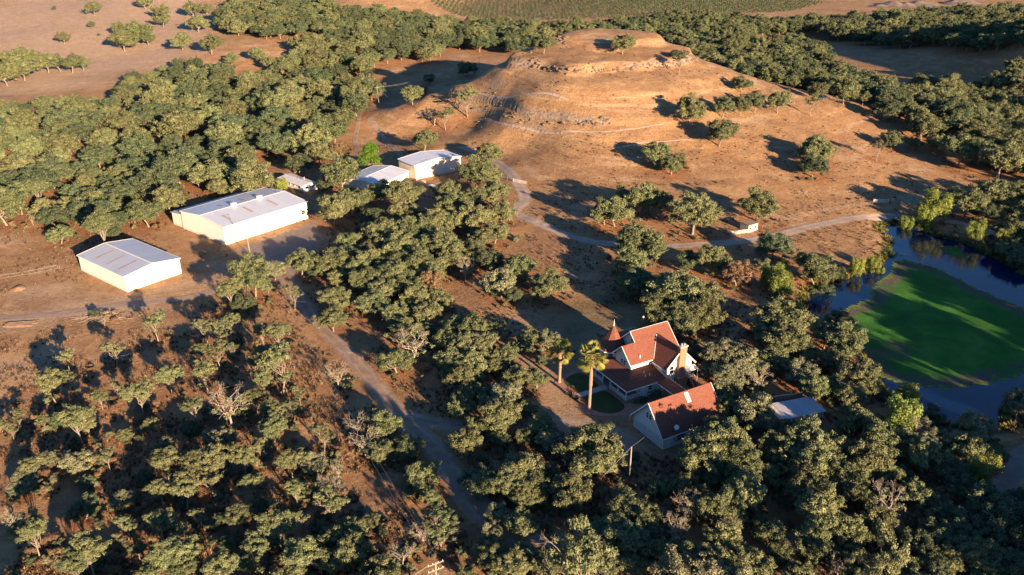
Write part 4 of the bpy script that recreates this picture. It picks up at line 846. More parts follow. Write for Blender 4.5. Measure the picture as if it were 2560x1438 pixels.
M_GLASS = NT('window_glass'); M_GLASS.b.inputs['Roughness'].default_value = 0.08; M_GLASS.b.inputs['Specular IOR Level'].default_value = 0.5; M_GLASS = M_GLASS.out((0.015, 0.018, 0.025))
M_BRICK = brick('chimney_brick', 0); M_DARK = plain('dark_metal', (0.04, 0.04, 0.045), 0.5, 0.4); M_POLE = plain('weathered_pole', (0.30, 0.25, 0.21), 0.9, var=0.25, scale=2)
M_CONC = plain('concrete', (0.42, 0.39, 0.36), 0.9, var=0.15, scale=1.5, bump=0.2); M_PAVER = plain('brick_paving', (0.34, 0.19, 0.14), 0.9, var=0.3, scale=3.0, bump=0.3); M_STEP = plain('red_steps', (0.30, 0.09, 0.06), 0.8)
M_GALV = plain('galvanised', (0.55, 0.57, 0.6), 0.4, 0.6, var=0.15, scale=2); M_WOOD = plain('weathered_wood', (0.22, 0.16, 0.12), 0.95, var=0.35, scale=2, bump=0.3); M_RUST = plain('rusty_iron', (0.26, 0.09, 0.045), 0.9, 0.1, var=0.35, scale=2.5)
M_BLACK = plain('black_opening', (0.012, 0.011, 0.010), 0.9)
M_ROOF_A = metal_roof('grey_ribbed_roof', (0.42, 0.50, 0.62), True, 0.8); M_ROOF_B = metal_roof('silver_ribbed_roof', (0.54, 0.62, 0.73), True, 0.9, 0.33); M_ROOF_C = metal_roof('white_ribbed_roof', (0.60, 0.68, 0.79), False, 0.9, 0.35)
M_WALL_A = metal_wall('cream_metal_wall', (0.78, 0.76, 0.72), 0.6, depth=.35); M_WALL_C = metal_wall('tan_ribbed_wall', (0.70, 0.62, 0.50), 0.9, depth=1.0); M_SKYL = plain('brown_roof_panel', (0.36, 0.32, 0.30), 0.6, var=0.1)
M_LAWN = NT('lawn'); P_ = M_LAWN.coord(); n1 = M_LAWN.noise(P_, 0.5, 4, .6); n2 = M_LAWN.noise(P_, 6, 3, .7); M_LAWN.bump(n2, .6, .08); M_LAWN = M_LAWN.out(M_LAWN.mix(M_LAWN.rng(n2, .4, .7, 0, .5), M_LAWN.ramp(n1, [(.3, (0.03, 0.055, 0.018)), (.6, (0.055, 0.085, 0.025)), (.8, (0.10, 0.11, 0.045))]), (0.02, 0.035, 0.012)))

def window(parent, c_, ax, sgn, w_, h_, name='window', bars=True):
    """c_ centre on the wall; ax: axis of the wall normal ('x' or 'y'), sgn its sign; pane part with a frame (and muntin) child"""
    x, y, z = c_; mb = MB(); fr = MB(); d = 0.04 * sgn; D = 0.09 * sgn; b = 0.09
    def bx(m_, u0, u1, z0, z1, e0, e1):
        e0, e1 = sorted((e0, e1))
        if ax == 'x': m_.box(x + e0, y + u0, z + z0, x + e1, y + u1, z + z1)
        else: m_.box(x + u0, y + e0, z + z0, x + u1, y + e1, z + z1)
    bx(mb, -w_ / 2, w_ / 2, -h_ / 2, h_ / 2, 0.004 * sgn, d); o = mb.build(name, M_GLASS, parent)
    for s_ in (-1, 1): bx(fr, s_ * (w_ / 2 + b / 2) - b / 2, s_ * (w_ / 2 + b / 2) + b / 2, -h_ / 2 - b, h_ / 2 + b, 0, D)
    for s_ in (-1, 1): bx(fr, -w_ / 2, w_ / 2, s_ * (h_ / 2 + b / 2) - b / 2, s_ * (h_ / 2 + b / 2) + b / 2, 0, D)
    if bars: bx(fr, -w_ / 2, w_ / 2, -0.03, 0.03, d, D)
    fr.build('frame', M_WHITE, o); return o

# ------------------------------------------------------------------ metal barns
def frame_of(O_, X_):                                  # root placed at ground corner O_, local x towards X_
    rz = math.atan2(X_[1] - O_[1], X_[0] - O_[0]); return rz
def barn(name, Oc, Xc, Lx, Wy, eave, ridge, wall, roof, label, ov=0.25, z=0.0):
    r_ = empty(name, (Oc[0], Oc[1], z), frame_of(Oc, Xc)); tag(r_, label, 'barn')
    wl = MB(); wl.prism([(0, -0.5), (Wy, -0.5), (Wy, eave - .06), (Wy / 2, ridge - .06), (0, eave - .06)], 'x', 0, Lx); wl.build('wall', wall, r_)
    rf = MB(); sl = (ridge - eave) / (Wy / 2)
    rf.slab([(-ov, -ov, eave - ov * sl), (Lx + ov, -ov, eave - ov * sl), (Lx + ov, Wy / 2, ridge), (-ov, Wy / 2, ridge)], 0.05)
    rf.slab([(-ov, Wy / 2, ridge), (Lx + ov, Wy / 2, ridge), (Lx + ov, Wy + ov, eave - ov * sl), (-ov, Wy + ov, eave - ov * sl)], 0.05); rf.build('roof', roof, r_)
    tr = MB()
    for e in (-ov - .03, Lx + ov + .03):
        for a, b in ((-ov, Wy / 2), (Wy / 2, Wy + ov)):
            za = ridge - abs(a - Wy / 2) * sl; zb_ = ridge - abs(b - Wy / 2) * sl; tr.bar((e, a, za - .08), (e, b, zb_ - .08), 0.08, 0.24)
    for yy in (-ov - .04, Wy + ov + .04): tr.bar((-ov, yy, eave - ov * sl - .06), (Lx + ov, yy, eave - ov * sl - .06), 0.1, 0.16)
    tr.bar((-ov, Wy / 2, ridge + .03), (Lx + ov, Wy / 2, ridge + .03), 0.35, 0.04); tr.build('roof_trim', M_WHITE, r_)
    return r_
b1 = barn('metal_barn', (-91.1, 208.8), (-110.0, 223.4), 23.9, 15.9, 4.6, 5.75, M_WALL_A, M_ROOF_A, 'low white metal barn with grey ribbed roof, lowest at the left')
for x0 in (5.0, 11.0, 17.0):
    mb = MB(); sl = (5.75 - 4.6) / 7.95; mb.slab([(x0, 9.2, 5.765 - 1.25 * sl), (x0 + .5, 9.2, 5.765 - 1.25 * sl), (x0 + .5, 14.4, 5.765 - 6.45 * sl), (x0, 14.4, 5.765 - 6.45 * sl)], 0.012); mb.build('rusty_panel', plain('rust_streak', (0.34, 0.24, 0.18), 0.8, var=.2), b1)
def kerb(pts, lab): pass
b2 = barn('metal_barn', (-85.7, 230.1), (-66.4, 254.0), 30.7, 23.0, 5.85, 7.05, M_WALL_A, M_ROOF_B, 'long white metal barn with silver roof and two roof vents')
ll = MB(); ll.prism([(23.02, -.5), (29.2, -.5), (29.2, 4.0), (23.02, 4.5)], 'x', 0.3, 27.5); ll.build('lean_to_wall', M_WALL_A, b2)
rl = MB(); rl.slab([(0.0, 23.25, 4.62), (28, 23.25, 4.62), (28, 29.9, 4.05), (0.0, 29.9, 4.05)], .06); rl.build('lean_to_roof', M_ROOF_B, b2)
sl2 = (7.05 - 5.85) / 11.5
for x0 in (11.0, 20.5):
    v_ = MB(); v_.box(x0, 11.0, 6.9, x0 + 1.3, 12.2, 7.75); v_.box(x0 - .12, 10.9, 7.75, x0 + 1.42, 12.3, 7.83); v_.build('roof_vent', M_WHITE, b2)
for x0, ya, yb in ((4.2, 3.0, 7.4), (12.5, 3.5, 8.8), (21.5, 3.2, 9.0), (9, 14.5, 17.5), (17, 14.5, 18)):
    f_ = lambda y: 7.07 - abs(y - 11.5) * sl2
    mb = MB(); mb.slab([(x0, ya, f_(ya)), (x0 + .9, ya, f_(ya)), (x0 + .9, yb, f_(yb)), (x0, yb, f_(yb))], .012); mb.build('roof_panel', M_SKYL, b2)
pp = MB(); pp.cyl(28.5, 12.8, 6.7, 8.5, .09); pp.cyl(28.5, 12.8, 8.5, 8.7, .2); pp.build('stove_pipe', M_DARK, b2)
dp = MB(); dp.cyl(20.2, -0.12, 0, 5.7, .08, n=6); dp.box(19.9, -0.45, 0, 20.6, -0.05, 0.8); dp.build('downpipe', M_GALV, b2)
window(b2, (29.0, 0, 2.6), 'y', -1, 1.5, 1.2)
for x0, w_, hh in ((10, 3.6, 4.2), (15, 3.6, 4.2)):
    dd = MB(); dd.box(x0, -0.05, 0, x0 + w_, 0.02, hh); dd.build('roller_door', M_WHITE, b2)
an = MB(); an.bar((5, 3, 6.1), (5, 3, 7.6), .05)
for k in range(4): an.bar((4.4 + k * .3, 3 - .5, 7.5 - k * .02), (4.4 + k * .3, 3 + .5, 7.5), .03)
an.bar((4.3, 3, 7.48), (5.5, 3, 7.48), .035); an.build('aerial', M_GALV, b2)
b3 = barn('metal_barn', (-19.8, 309.9), (-26.9, 318.8), 11.4, 20.8, 5.6, 6.75, M_WALL_C, M_ROOF_C, 'tall cream metal barn with white roof beyond the shed')
mb = MB(); sl3 = (6.75 - 5.6) / 10.4
mb.slab([(1.5, 13.5, 6.765 - 3.1 * sl3), (2.1, 13.5, 6.765 - 3.1 * sl3), (2.1, 17.2, 6.765 - 6.8 * sl3), (1.5, 17.2, 6.765 - 6.8 * sl3)], .012); mb.build('roof_panel', M_SKYL, b3)
# low pole shed left of it
o1 = np.array((-54.0, 287.0)); dr = np.array((.455, .89)); nr = np.array((.89, -.455)); oc = o1 + nr * 8.0 - dr * 1.5
s1 = barn('pole_shed', tuple(oc), tuple(oc + dr), 19.5, 16.0, 2.75, 3.75, M_WALL_A, M_ROOF_C, 'low pole shed with pale metal roof beside the tall barn')
s1['category'] = 'shed'
# mobile home
rv = empty('mobile_home', (-70.4, 285.5, 0), 0); rv.rotation_euler.z = math.atan2(-4.3, -3.8) ; 
rv.location = (-70.4, 285.5, 0); rzv = math.atan2(.687, -.727); rv.rotation_euler = (0, 0, rzv); tag(rv, 'white mobile home with shallow metal roof and shaded porch behind the long barn', 'mobile home')
mb = MB(); mb.prism([(0, .25), (5.7, .25), (5.7, 2.45), (2.85, 2.85), (0, 2.45)], 'x', 0, 10.5); mb.build('wall', plain('caravan_white', (0.66, 0.68, 0.70), .4, var=.06), rv)
mb = MB(); mb.slab([(-.1, -.3, 2.5), (16.8, -.3, 2.5), (16.8, 2.85, 3.0), (-.1, 2.85, 3.0)], .08); mb.slab([(-.1, 2.85, 3.0), (15.6, 2.85, 3.0), (15.6, 6.3, 2.42), (-.1, 6.3, 2.42)], .08); mb.build('roof', plain('pale_painted_roof', (0.60, 0.63, 0.66), .45, .1, var=.12, scale=.6), rv)
mb = MB(); mb.bar((-.2, 2.85, 3.04), (15.8, 2.85, 3.04), .2, .05); mb.build('roof_trim', M_WHITE, rv)
for yy, ww in ((1.4, 1.3), (4.2, 1.3)): window(rv, (0, yy, 1.55), 'x', -1, ww, .85, bars=False)
for xx, ww in ((2.2, 1.9), (5.6, 1.0), (8.4, .9)): window(rv, (xx, 5.7, 1.55), 'y', 1, ww, .75, bars=False)
for xx, yy in ((16.3, .2), (16.3, 2.8), (15.3, 5.9), (12.8, 5.9)):
    mb = MB(); mb.box(xx, yy, -.1, xx + .14, yy + .14, 2.5); mb.build('post', M_WHITE, rv)
mb = MB(); mb.box(-.05, .3, .02, 10.4, 5.4, .24); mb.build('skirting', M_GALV, rv)
mb = MB(); mb.cyl(7, 1.6, 2.8, 3.5, .1); mb.cyl(7, 1.6, 3.5, 3.6, .22); mb.build('flue', M_DARK, rv)
mb = MB(); mb.box(-1.5, .6, .35, -.3, 1.6, .9); mb.build('gas_tank', M_WHITE, rv)
mb = MB(); mb.cyl(5.2, 1.5, 2.75, 3.5, .05); mb.tube([(5.2, 1.5, 3.55), (5.25, 1.6, 3.62)], [.4, .3], 14); mb.build('satellite_dish', M_WHITE, rv)

# ------------------------------------------------------------------ house
HO = (23.1, 142.85); HA = math.atan2(.49, .87)
H_ = empty('farmhouse', (HO[0], HO[1], 0), HA); tag(H_, 'white two storey farmhouse with red roof, corner turret and wraparound porch', 'house')
w1 = MB(); w1.prism([(4.4, 0), (13.4, 0), (13.4, 5.8), (8.9, 10.05), (4.4, 5.8)], 'x', 7.5, 16.4); w1.build('wall', M_SIDE, H_)
w2 = MB(); w2.prism([(4.4, 0), (9.7, 0), (9.7, 5.8), (7.05, 8.3), (4.4, 5.8)], 'x', 4.3, 7.6); w2.build('wall', M_SIDE, H_)
w3 = MB(); w3.prism([(9.8, 0), (16.38, 0), (16.38, 5.35), (13.1, 8.8), (9.8, 5.35)], 'y', -.3, 4.41); w3.build('wall', M_SIDE, H_)
w4 = MB(); w4.box(3.9, 0, 0, 9.79, 4.39, 2.75); w4.build('wall', M_SIDE, H_)
w5 = MB(); w5.box(7.52, 13.41, 0, 15.5, 17.6, 4.9); w5.build('wall', M_SIDE, H_)
tc = (5.9, 13.1); oc8 = lambda r: [(tc[0] + r / math.cos(R(22.5)) * math.cos(R(22.5 + 45 * k)), tc[1] + r / math.cos(R(22.5)) * math.sin(R(22.5 + 45 * k))) for k in range(8)]
mb = MB(); p8 = oc8(2.6); mb.add([(x, y, 0) for x, y in p8] + [(x, y, 5.15) for x, y in p8], [tuple(range(8))[::-1], tuple(range(8, 16))] + [(k, (k + 1) % 8, (k + 1) % 8 + 8, k + 8) for k in range(8)]); mb.build('turret_wall', M_SIDE, H_)
mb = MB(); p8 = oc8(3.2); mb.add([(x, y, 5.15) for x, y in p8] + [(tc[0], tc[1], 10.2)], [tuple(range(8))[::-1]] + [(k, (k + 1) % 8, 8) for k in range(8)]); mb.build('turret_roof', M_SHIN, H_)
mb = MB()
for k in range(8): a, b = p8[k], p8[(k + 1) % 8]; mb.bar((a[0], a[1], 5.1), (b[0], b[1], 5.1), .1, .2)
mb.build('turret_fascia', M_WHITE, H_)
mb = MB(); mb.tube([(tc[0], tc[1], 10.0), (tc[0], tc[1], 10.5), (tc[0], tc[1], 11.6)], [.12, .09, .02], 8); mb.tube([(tc[0], tc[1], 10.45), (tc[0], tc[1], 10.55), (tc[0], tc[1], 10.65)], [.06, .16, .06], 8); mb.build('finial', M_WHITE, H_)
rf = MB(); T_ = .16
rf.slab([(3.6, 3.8, 5.5), (16.9, 3.8, 5.5), (16.9, 8.9, 10.3), (7.0, 8.9, 10.3), (7.0, 7.05, 8.56), (3.6, 7.05, 8.56)], T_)
rf.slab([(7.0, 8.9, 10.3), (16.9, 8.9, 10.3), (16.9, 14.0, 5.5), (7.0, 14.0, 5.5)], T_); rf.slab([(3.6, 7.05, 8.56), (7.55, 7.05, 8.56), (7.55, 10.3, 5.5), (3.6, 10.3, 5.5)], T_)
rf.slab([(9.2, -.8, 5.0), (13.1, -.8, 9.1), (13.1, 7.5, 9.1), (9.2, 3.6, 5.0)], T_); rf.slab([(13.1, -.8, 9.1), (17.0, -.8, 5.0), (17.0, 3.6, 5.0), (13.1, 7.5, 9.1)], T_)
rf.slab([(7.2, 13.3, 5.75), (15.9, 13.3, 5.75), (15.9, 18.1, 5.0), (7.2, 18.1, 5.0)], T_); rf.build('roof', M_SHIN, H_)
tr = MB(); off_ = .05
def rake(pts, w_=.1, h_=.26):
    for a, b in zip(pts, pts[1:]): tr.bar(a, b, w_, h_)
rake([(3.55, 3.75, 5.36), (3.55, 7.05, 8.44), (3.55, 10.35, 5.36)]); rake([(6.95, 7.15, 8.5), (6.95, 8.9, 10.18), (6.95, 14.05, 5.36)]); rake([(16.95, 3.75, 5.36), (16.95, 8.9, 10.18), (16.95, 14.05, 5.36)])
rake([(9.12, -.85, 4.9), (13.1, -.85, 8.98), (17.08, -.85, 4.9)]); rake([(3.55, 3.73, 5.38), (9.3, 3.73, 5.38)], .1, .18); rake([(9.12, -.8, 4.9), (9.12, 3.6, 4.9)], .1, .18); rake([(17.08, -.8, 4.9), (17.08, 3.6, 4.9)], .1, .18)
rake([(7.15, 18.15, 4.9), (15.95, 18.15, 4.9)], .1, .2); rake([(7.15, 18.1, 4.92), (7.15, 14.0, 5.56)], .1, .2); rake([(7, 8.9, 10.33), (16.9, 8.9, 10.33)], .12, .04); tr.build('roof_trim', M_WHITE, H_)
mb = MB(); mb.tube([(9.6, 3.75, 5.62), (12.85, 7.25, 8.95)], [.05, .05], 4); mb.build('valley_flashing', M_WHITE, H_)
# porch roof: shallow hip
pz = lambda d: 2.9 + .21 * d
pr = MB(); pr.slab([(-.5, -.7, pz(0)), (4.6, 4.4, pz(5.1)), (4.6, 14.2, pz(5.1)), (-.5, 14.2, pz(0))], .12); pr.slab([(-.5, -.7, pz(0)), (9.75, -.7, pz(0)), (9.75, 4.4, pz(5.1)), (4.6, 4.4, pz(5.1))], .12)
pr.slab([(-.5, 14.2, pz(0)), (3.3, 14.2, pz(3.8)), (3.3, 16.0, pz(2)), (1.2, 16.0, pz(0))], .12)
pr.slab([(7.2, -7.0, 2.72), (9.95, -7.0, 3.25), (9.95, -.72, 3.25), (7.2, -.72, 2.72)], .12); pr.build('porch_roof', M_SHIN, H_)
mb = MB(); mb.bar((-.55, -.75, 2.82), (-.55, 14.25, 2.82), .1, .2); mb.bar((-.55, -.75, 2.82), (7.2, -.75, 2.82), .1, .2); mb.bar((7.15, -.8, 2.64), (7.15, -6.6, 2.64), .1, .18); mb.bar((10.0, -.8, 3.17), (10.0, -6.4, 3.17), .08, .16); mb.bar((-.55, 14.25, 2.82), (1.2, 16.05, 2.82), .1, .18); mb.build('porch_fascia', M_WHITE, H_)
mb = MB(); mb.box(-.15, -.1, -.2, 4.28, 14, .32); mb.build('porch_floor', plain('porch_boards', (0.25, 0.22, 0.2), .8), H_)
for tt in (0, 2.75, 5.5, 8.2, 10.9, 13.8):
    mb = MB(); mb.box(-.09, tt - .09, .3, .09, tt + .09, 2.8); mb.build('porch_post', M_WHITE, H_)
mb = MB(); mb.box(3.62, -.09, .3, 3.8, .09, 2.8); mb.build('porch_post', M_WHITE, H_)
mb = MB(); mb.box(7.4, -2.4, -.1, 7.56, -2.24, 2.66); mb.build('breezeway_post', M_WHITE, H_)
mb = MB(); mb.box(7.4, -5.4, -.1, 7.56, -5.24, 2.66); mb.build('breezeway_post', M_WHITE, H_)
def railing(a, b, n):
    mb = MB(); a, b = Vector(a), Vector(b); mb.bar(a + Vector((0, 0, 1.2)), b + Vector((0, 0, 1.2)), .09, .07); mb.bar(a + Vector((0, 0, .45)), b + Vector((0, 0, .45)), .08, .06)
    for k in range(1, n): p = a.lerp(b, k / n); mb.box(p.x - .03, p.y - .03, .45, p.x + .03, p.y + .03, 1.2)
    mb.build('railing', M_WHITE, H_)
for a, b in ((0, 2.75), (2.75, 5.5), (8.2, 10.9), (10.9, 13.8)): railing((0, a + .1, 0), (0, b - .1, 0), 14)
railing((.1, 0, 0), (3.6, 0, 0), 18)
mb = MB(); mb.box(4.0, -.06, .1, 4.9, -.01, 2.1); d_ = mb.build('door', M_WHITE, H_); mb = MB(); mb.cyl(4.75, -.1, 1.02, 1.12, .05); mb.build('handle', M_DARK, d_)
for c_, ax, sg, w_, h_ in (((4.3, 7.5, 4.73), 'x', -1, .66, 1.0), ((4.3, 6.62, 4.7), 'x', -1, .7, 1.05), ((7.5, 8.5, 8.35), 'x', -1, .6, .8), ((11.07, -.3, 4.5), 'y', -1, 1.0, 1.7), ((9.8, .35, 4.15), 'x', -1, 1.1, .8), ((11.4, -.3, 1.85), 'y', -1, .55, .5), ((6.0, 0, 1.7), 'y', -1, .9, 1.1), ((4.3, 6.2, 1.7), 'x', -1, 1.2, 1.4), ((7.5, 11, 1.8), 'x', -1, .1, .1)):
    if w_ > .2: window(H_, c_, ax, sg, w_, h_)
mb = MB(); mb.tube([(9.8, 2.9, 4.35), (9.72, 2.9, 4.35)], [.42, .42], 20); o = mb.build('round_vent', M_WHITE, H_); mb = MB(); mb.tube([(9.73, 2.9, 4.35), (9.70, 2.9, 4.35)], [.28, .28], 20); mb.build('vent_louvre', M_GLASS, o)
# turret window on the diagonal face
for k, ang in enumerate((225, 180, 270)):
    e_ = empty('turret_window', (tc[0], tc[1], 0), R(ang), H_); window(e_, (2.6, 0, 4.1), 'x', 1, 1.0 if k == 0 else .8, 1.25)
# chimney
mb = MB(); mb.box(12.35, -1.12, 0, 14.1, -.32, 9.6); mb.box(12.0, -1.5, 0, 14.5, -.32, 2.6); mb.slab([(12.0, -1.5, 2.6), (14.5, -1.5, 2.6), (14.1, -.32, 3.3), (12.35, -.32, 3.3)], .3); mb.build('chimney', M_BRICK, H_)
mb = MB(); mb.box(12.22, -1.25, 9.6, 14.23, -.19, 9.85); mb.build('chimney_cap', M_CONC, H_); mb = MB(); mb.cyl(12.9, -.72, 9.85, 10.4, .2); mb.cyl(13.6, -.72, 9.85, 10.3, .18); mb.build('chimney_pot', M_GALV, H_)
for a, b in ((5.9, 1.6), (7.0, 1.6), (6.3, 2.6)):
    mb = MB(); z_ = pz(b + .7); mb.cyl(a, b, z_ - .1, z_ + .5, .09, n=8); mb.build('vent_pipe', M_WHITE, H_)
mb = MB(); mb.cyl(6.6, 4.6, 6.1, 6.9, .1, n=8); mb.build('vent_pipe', M_WHITE, H_)
# back steps
mb = MB()
for k in range(6): mb.box(15.3, -1.1 - .32 * k, -.1, 16.6, -.8 - .32 * k, 1.6 - .27 * k)
mb.build('back_steps', M_STEP, H_); mb = MB()
for xx in (15.25, 16.65): mb.bar((xx, -.8, 2.5), (xx, -2.9, .95), .07); mb.bar((xx, -.8, 1.6), (xx, -.8, 2.5), .08); mb.bar((xx, -2.9, 0), (xx, -2.9, .95), .08)
mb.build('step_railing', M_WHITE, H_)
mb = MB(); mb.slab([(14.2, -1.7, 3.9), (17.2, -1.7, 3.9), (17.2, -.35, 4.25), (14.2, -.35, 4.25)], .12); mb.bar((17.1, -1.6, 0), (17.1, -1.6, 3.9), .12); mb.build('back_canopy', M_WHITE, H_)
# front garden (all on the ground, local to the house)
ca, sa = math.cos(HA), math.sin(HA)
def L2W(s, t): return HO[0] + s * ca - t * sa, HO[1] + s * sa + t * ca
def yard(name, poly, z_, mat, th=.12, sub=True):
    P_ = catmull([(a, b, 0) for a, b in poly + [poly[0]]], .7)[:-1] if sub else np.array([(a, b, 0) for a, b in poly]); mb = MB(); mb.slab([(*L2W(p[0], p[1]), z_) for p in P_], th); o = mb.build(name, mat); tag(o, kind='structure'); return o
yard('brick_path', [(-8.6, 13.6), (-6.0, 15.2), (-3, 15.9), (.6, 16.2), (1.0, 14.3), (-.3, 13), (-.35, 6), (-.35, -.4), (1.5, -.6), (4.6, -.5), (7.0, -1), (7.0, -3), (4.5, -4.4), (1.5, -4.6), (-2.2, -4.2), (-4.6, -3.5), (-7.0, -2.3), (-8.6, -.4), (-9.2, 2), (-8.6, 4), (-7.9, 6), (-8.0, 9), (-9.0, 12)], .07, M_PAVER)
yard('lawn', [(-6.6, 12.9), (-4.6, 14.1), (-2.2, 14.4), (-1.2, 13.2), (-1.1, 10.5), (-1.3, 7.9), (-3.6, 7.6), (-6.3, 7.7), (-6.9, 9.4), (-7.0, 11.4)], .12, M_LAWN)
yard('lawn', [(-6.7, 5.7), (-4, 5.8), (-1.2, 5.4), (-.9, 2.5), (-1.0, -.7), (-2.2, -2.1), (-4.2, -2.3), (-6.0, -1.5), (-7.4, .6), (-7.6, 3)], .12, M_LAWN)
yard('front_walk', [(-8.2, 5.95), (-.2, 6.1), (-.2, 7.5), (-8.2, 7.4)], .135, M_CONC, sub=False)
yard('door_stoop', [(3.7, -1.3), (5.2, -1.3), (5.2, -.15), (3.7, -.15)], .2, M_CONC, sub=False)
# garage
G_ = empty('garage', (*L2W(-3.9, -16.6), 0), HA); tag(G_, 'white steep gabled garage with red roof and two doors', 'garage')
GL = 14.0; mb = MB(); mb.prism([(0, -.2), (8.9, -.2), (8.9, 2.75), (4.4, 7.6), (0, 2.75)], 'x', 0, GL); mb.build('wall', M_SIDE, G_)
sg = (7.85 - 2.6) / 4.85
rf = MB(); rf.slab([(-.55, -.35, 2.62), (GL + .5, -.35, 2.62), (GL + .5, 4.42, 7.85), (-.55, 4.42, 7.85)], .16); rf.slab([(-.55, 4.42, 7.85), (GL + .5, 4.42, 7.85), (GL + .5, 9.35, 2.5), (-.55, 9.35, 2.5)], .16); rf.build('roof', M_SHIN, G_)
tr = MB(); rake([(-.6, -.4, 2.5), (-.6, 4.42, 7.74), (-.6, 9.42, 2.38)]); rake([(GL + .55, -.4, 2.5), (GL + .55, 4.42, 7.74), (GL + .55, 9.42, 2.38)]); rake([(-.55, -.42, 2.52), (GL + .5, -.42, 2.52)], .09, .16); rake([(-.55, 9.42, 2.4), (GL + .5, 9.42, 2.4)], .09, .16); tr.build('roof_trim', M_WHITE, G_)
for y0, y1 in ((.75, 4.15), (4.75, 8.05)):
    mb = MB(); mb.box(-.05, y0, 0, .03, y1, 2.25); gd = mb.build('garage_door', plain('garage_door', (0.62, 0.63, 0.64), .5, var=.05), G_); mb = MB()
    for k in range(1, 4): mb.box(-.06, y0, k * .56 - .012, -.051, y1, k * .56 + .012)
    mb.build('panel_line', M_DARK, gd); mb = MB(); mb.box(-.09, y0 - .14, 0, -.001, y0 - .01, 2.38); mb.box(-.09, y1 + .01, 0, -.001, y1 + .14, 2.38); mb.box(-.09, y0 - .01, 2.26, -.001, y1 + .01, 2.38); mb.build('frame', M_WHITE, gd)
window(G_, (0, 5.0, 4.8), 'x', -1, .6, 1.05); window(G_, (0, 4.05, 4.8), 'x', -1, .6, 1.05)
window(G_, (4.1, 0, 1.6), 'y', -1, 1.9, 1.5); window(G_, (7.0, 0, 1.7), 'y', -1, 1.2, 1.3); window(G_, (11, 0, 1.7), 'y', -1, 1.2, 1.2)
mb = MB(); mb.box(2.3, -.45, 1.4, 3.0, -.01, 1.9); mb.build('air_conditioner', M_GALV, G_); mb = MB(); mb.box(1.0, -.06, 0, 1.8, -.005, 2.0); mb.build('side_door', M_WHITE, G_)
y0, y1 = 3.4, 4.15; fz = lambda y: 7.85 - (4.42 - y) * (5.23 / 4.77)
mb = MB(); mb.slab([(7.7, y0 - .5, fz(y0 - .5) + .12), (8.6, y0 - .5, fz(y0 - .5) + .12), (8.6, y1, fz(y1) + .12), (7.7, y1, fz(y1) + .12)], .12); sk = mb.build('skylight', M_WHITE, G_)
mb = MB(); mb.slab([(7.8, y0 - .4, fz(y0 - .4) + .13), (8.5, y0 - .4, fz(y0 - .4) + .13), (8.5, y1 - .1, fz(y1 - .1) + .13), (7.8, y1 - .1, fz(y1 - .1) + .13)], .02); mb.build('pane', plain('skylight_pane', (0.35, 0.36, 0.36), .15, var=.05), sk)
mb = MB(); mb.cyl(2.9, .2, 3.0, 3.9, .04, n=6); mb.tube([(2.9, .1, 3.9), (2.86, .05, 3.95), (2.8, -.1, 4.05)], [.06, .30, .48], 16); mb.build('satellite_dish', M_WHITE, G_)
# flag on the garage corner
FL = empty('flag', (*L2W(-4.15, -7.6), 1.5), HA); tag(FL, 'small striped flag hanging at the left corner of the garage', 'flag')
mb = MB(); mb.bar((.25, 0, .1), (-.9, .3, 1.0), .05); mb.build('flag_pole', M_WHITE, FL)
for k in range(7):
    mb = MB(); mb.add([(-.9 + k * .085, .3 - k * .02, .9 - k * .07), (-.9 + (k + 1) * .085, .3 - (k + 1) * .02, .9 - (k + 1) * .07), (-.88 + (k + 1) * .085, .3, -.35 + .05 * math.sin(k)), (-.88 + k * .085, .32, -.35 + .05 * math.sin(k - 1))], [(0, 1, 2, 3)]); mb.build('stripe', plain('flag_red', (0.55, 0.04, 0.05), .8) if k % 2 == 0 else M_WHITE, FL)
mb = MB(); mb.add([(-.92, .31, .93), (-.62, .24, .68), (-.62, .25, .25), (-.92, .33, .3)], [(0, 1, 2, 3)]); mb.build('canton', plain('flag_blue', (0.02, 0.04, 0.2), .8), FL)

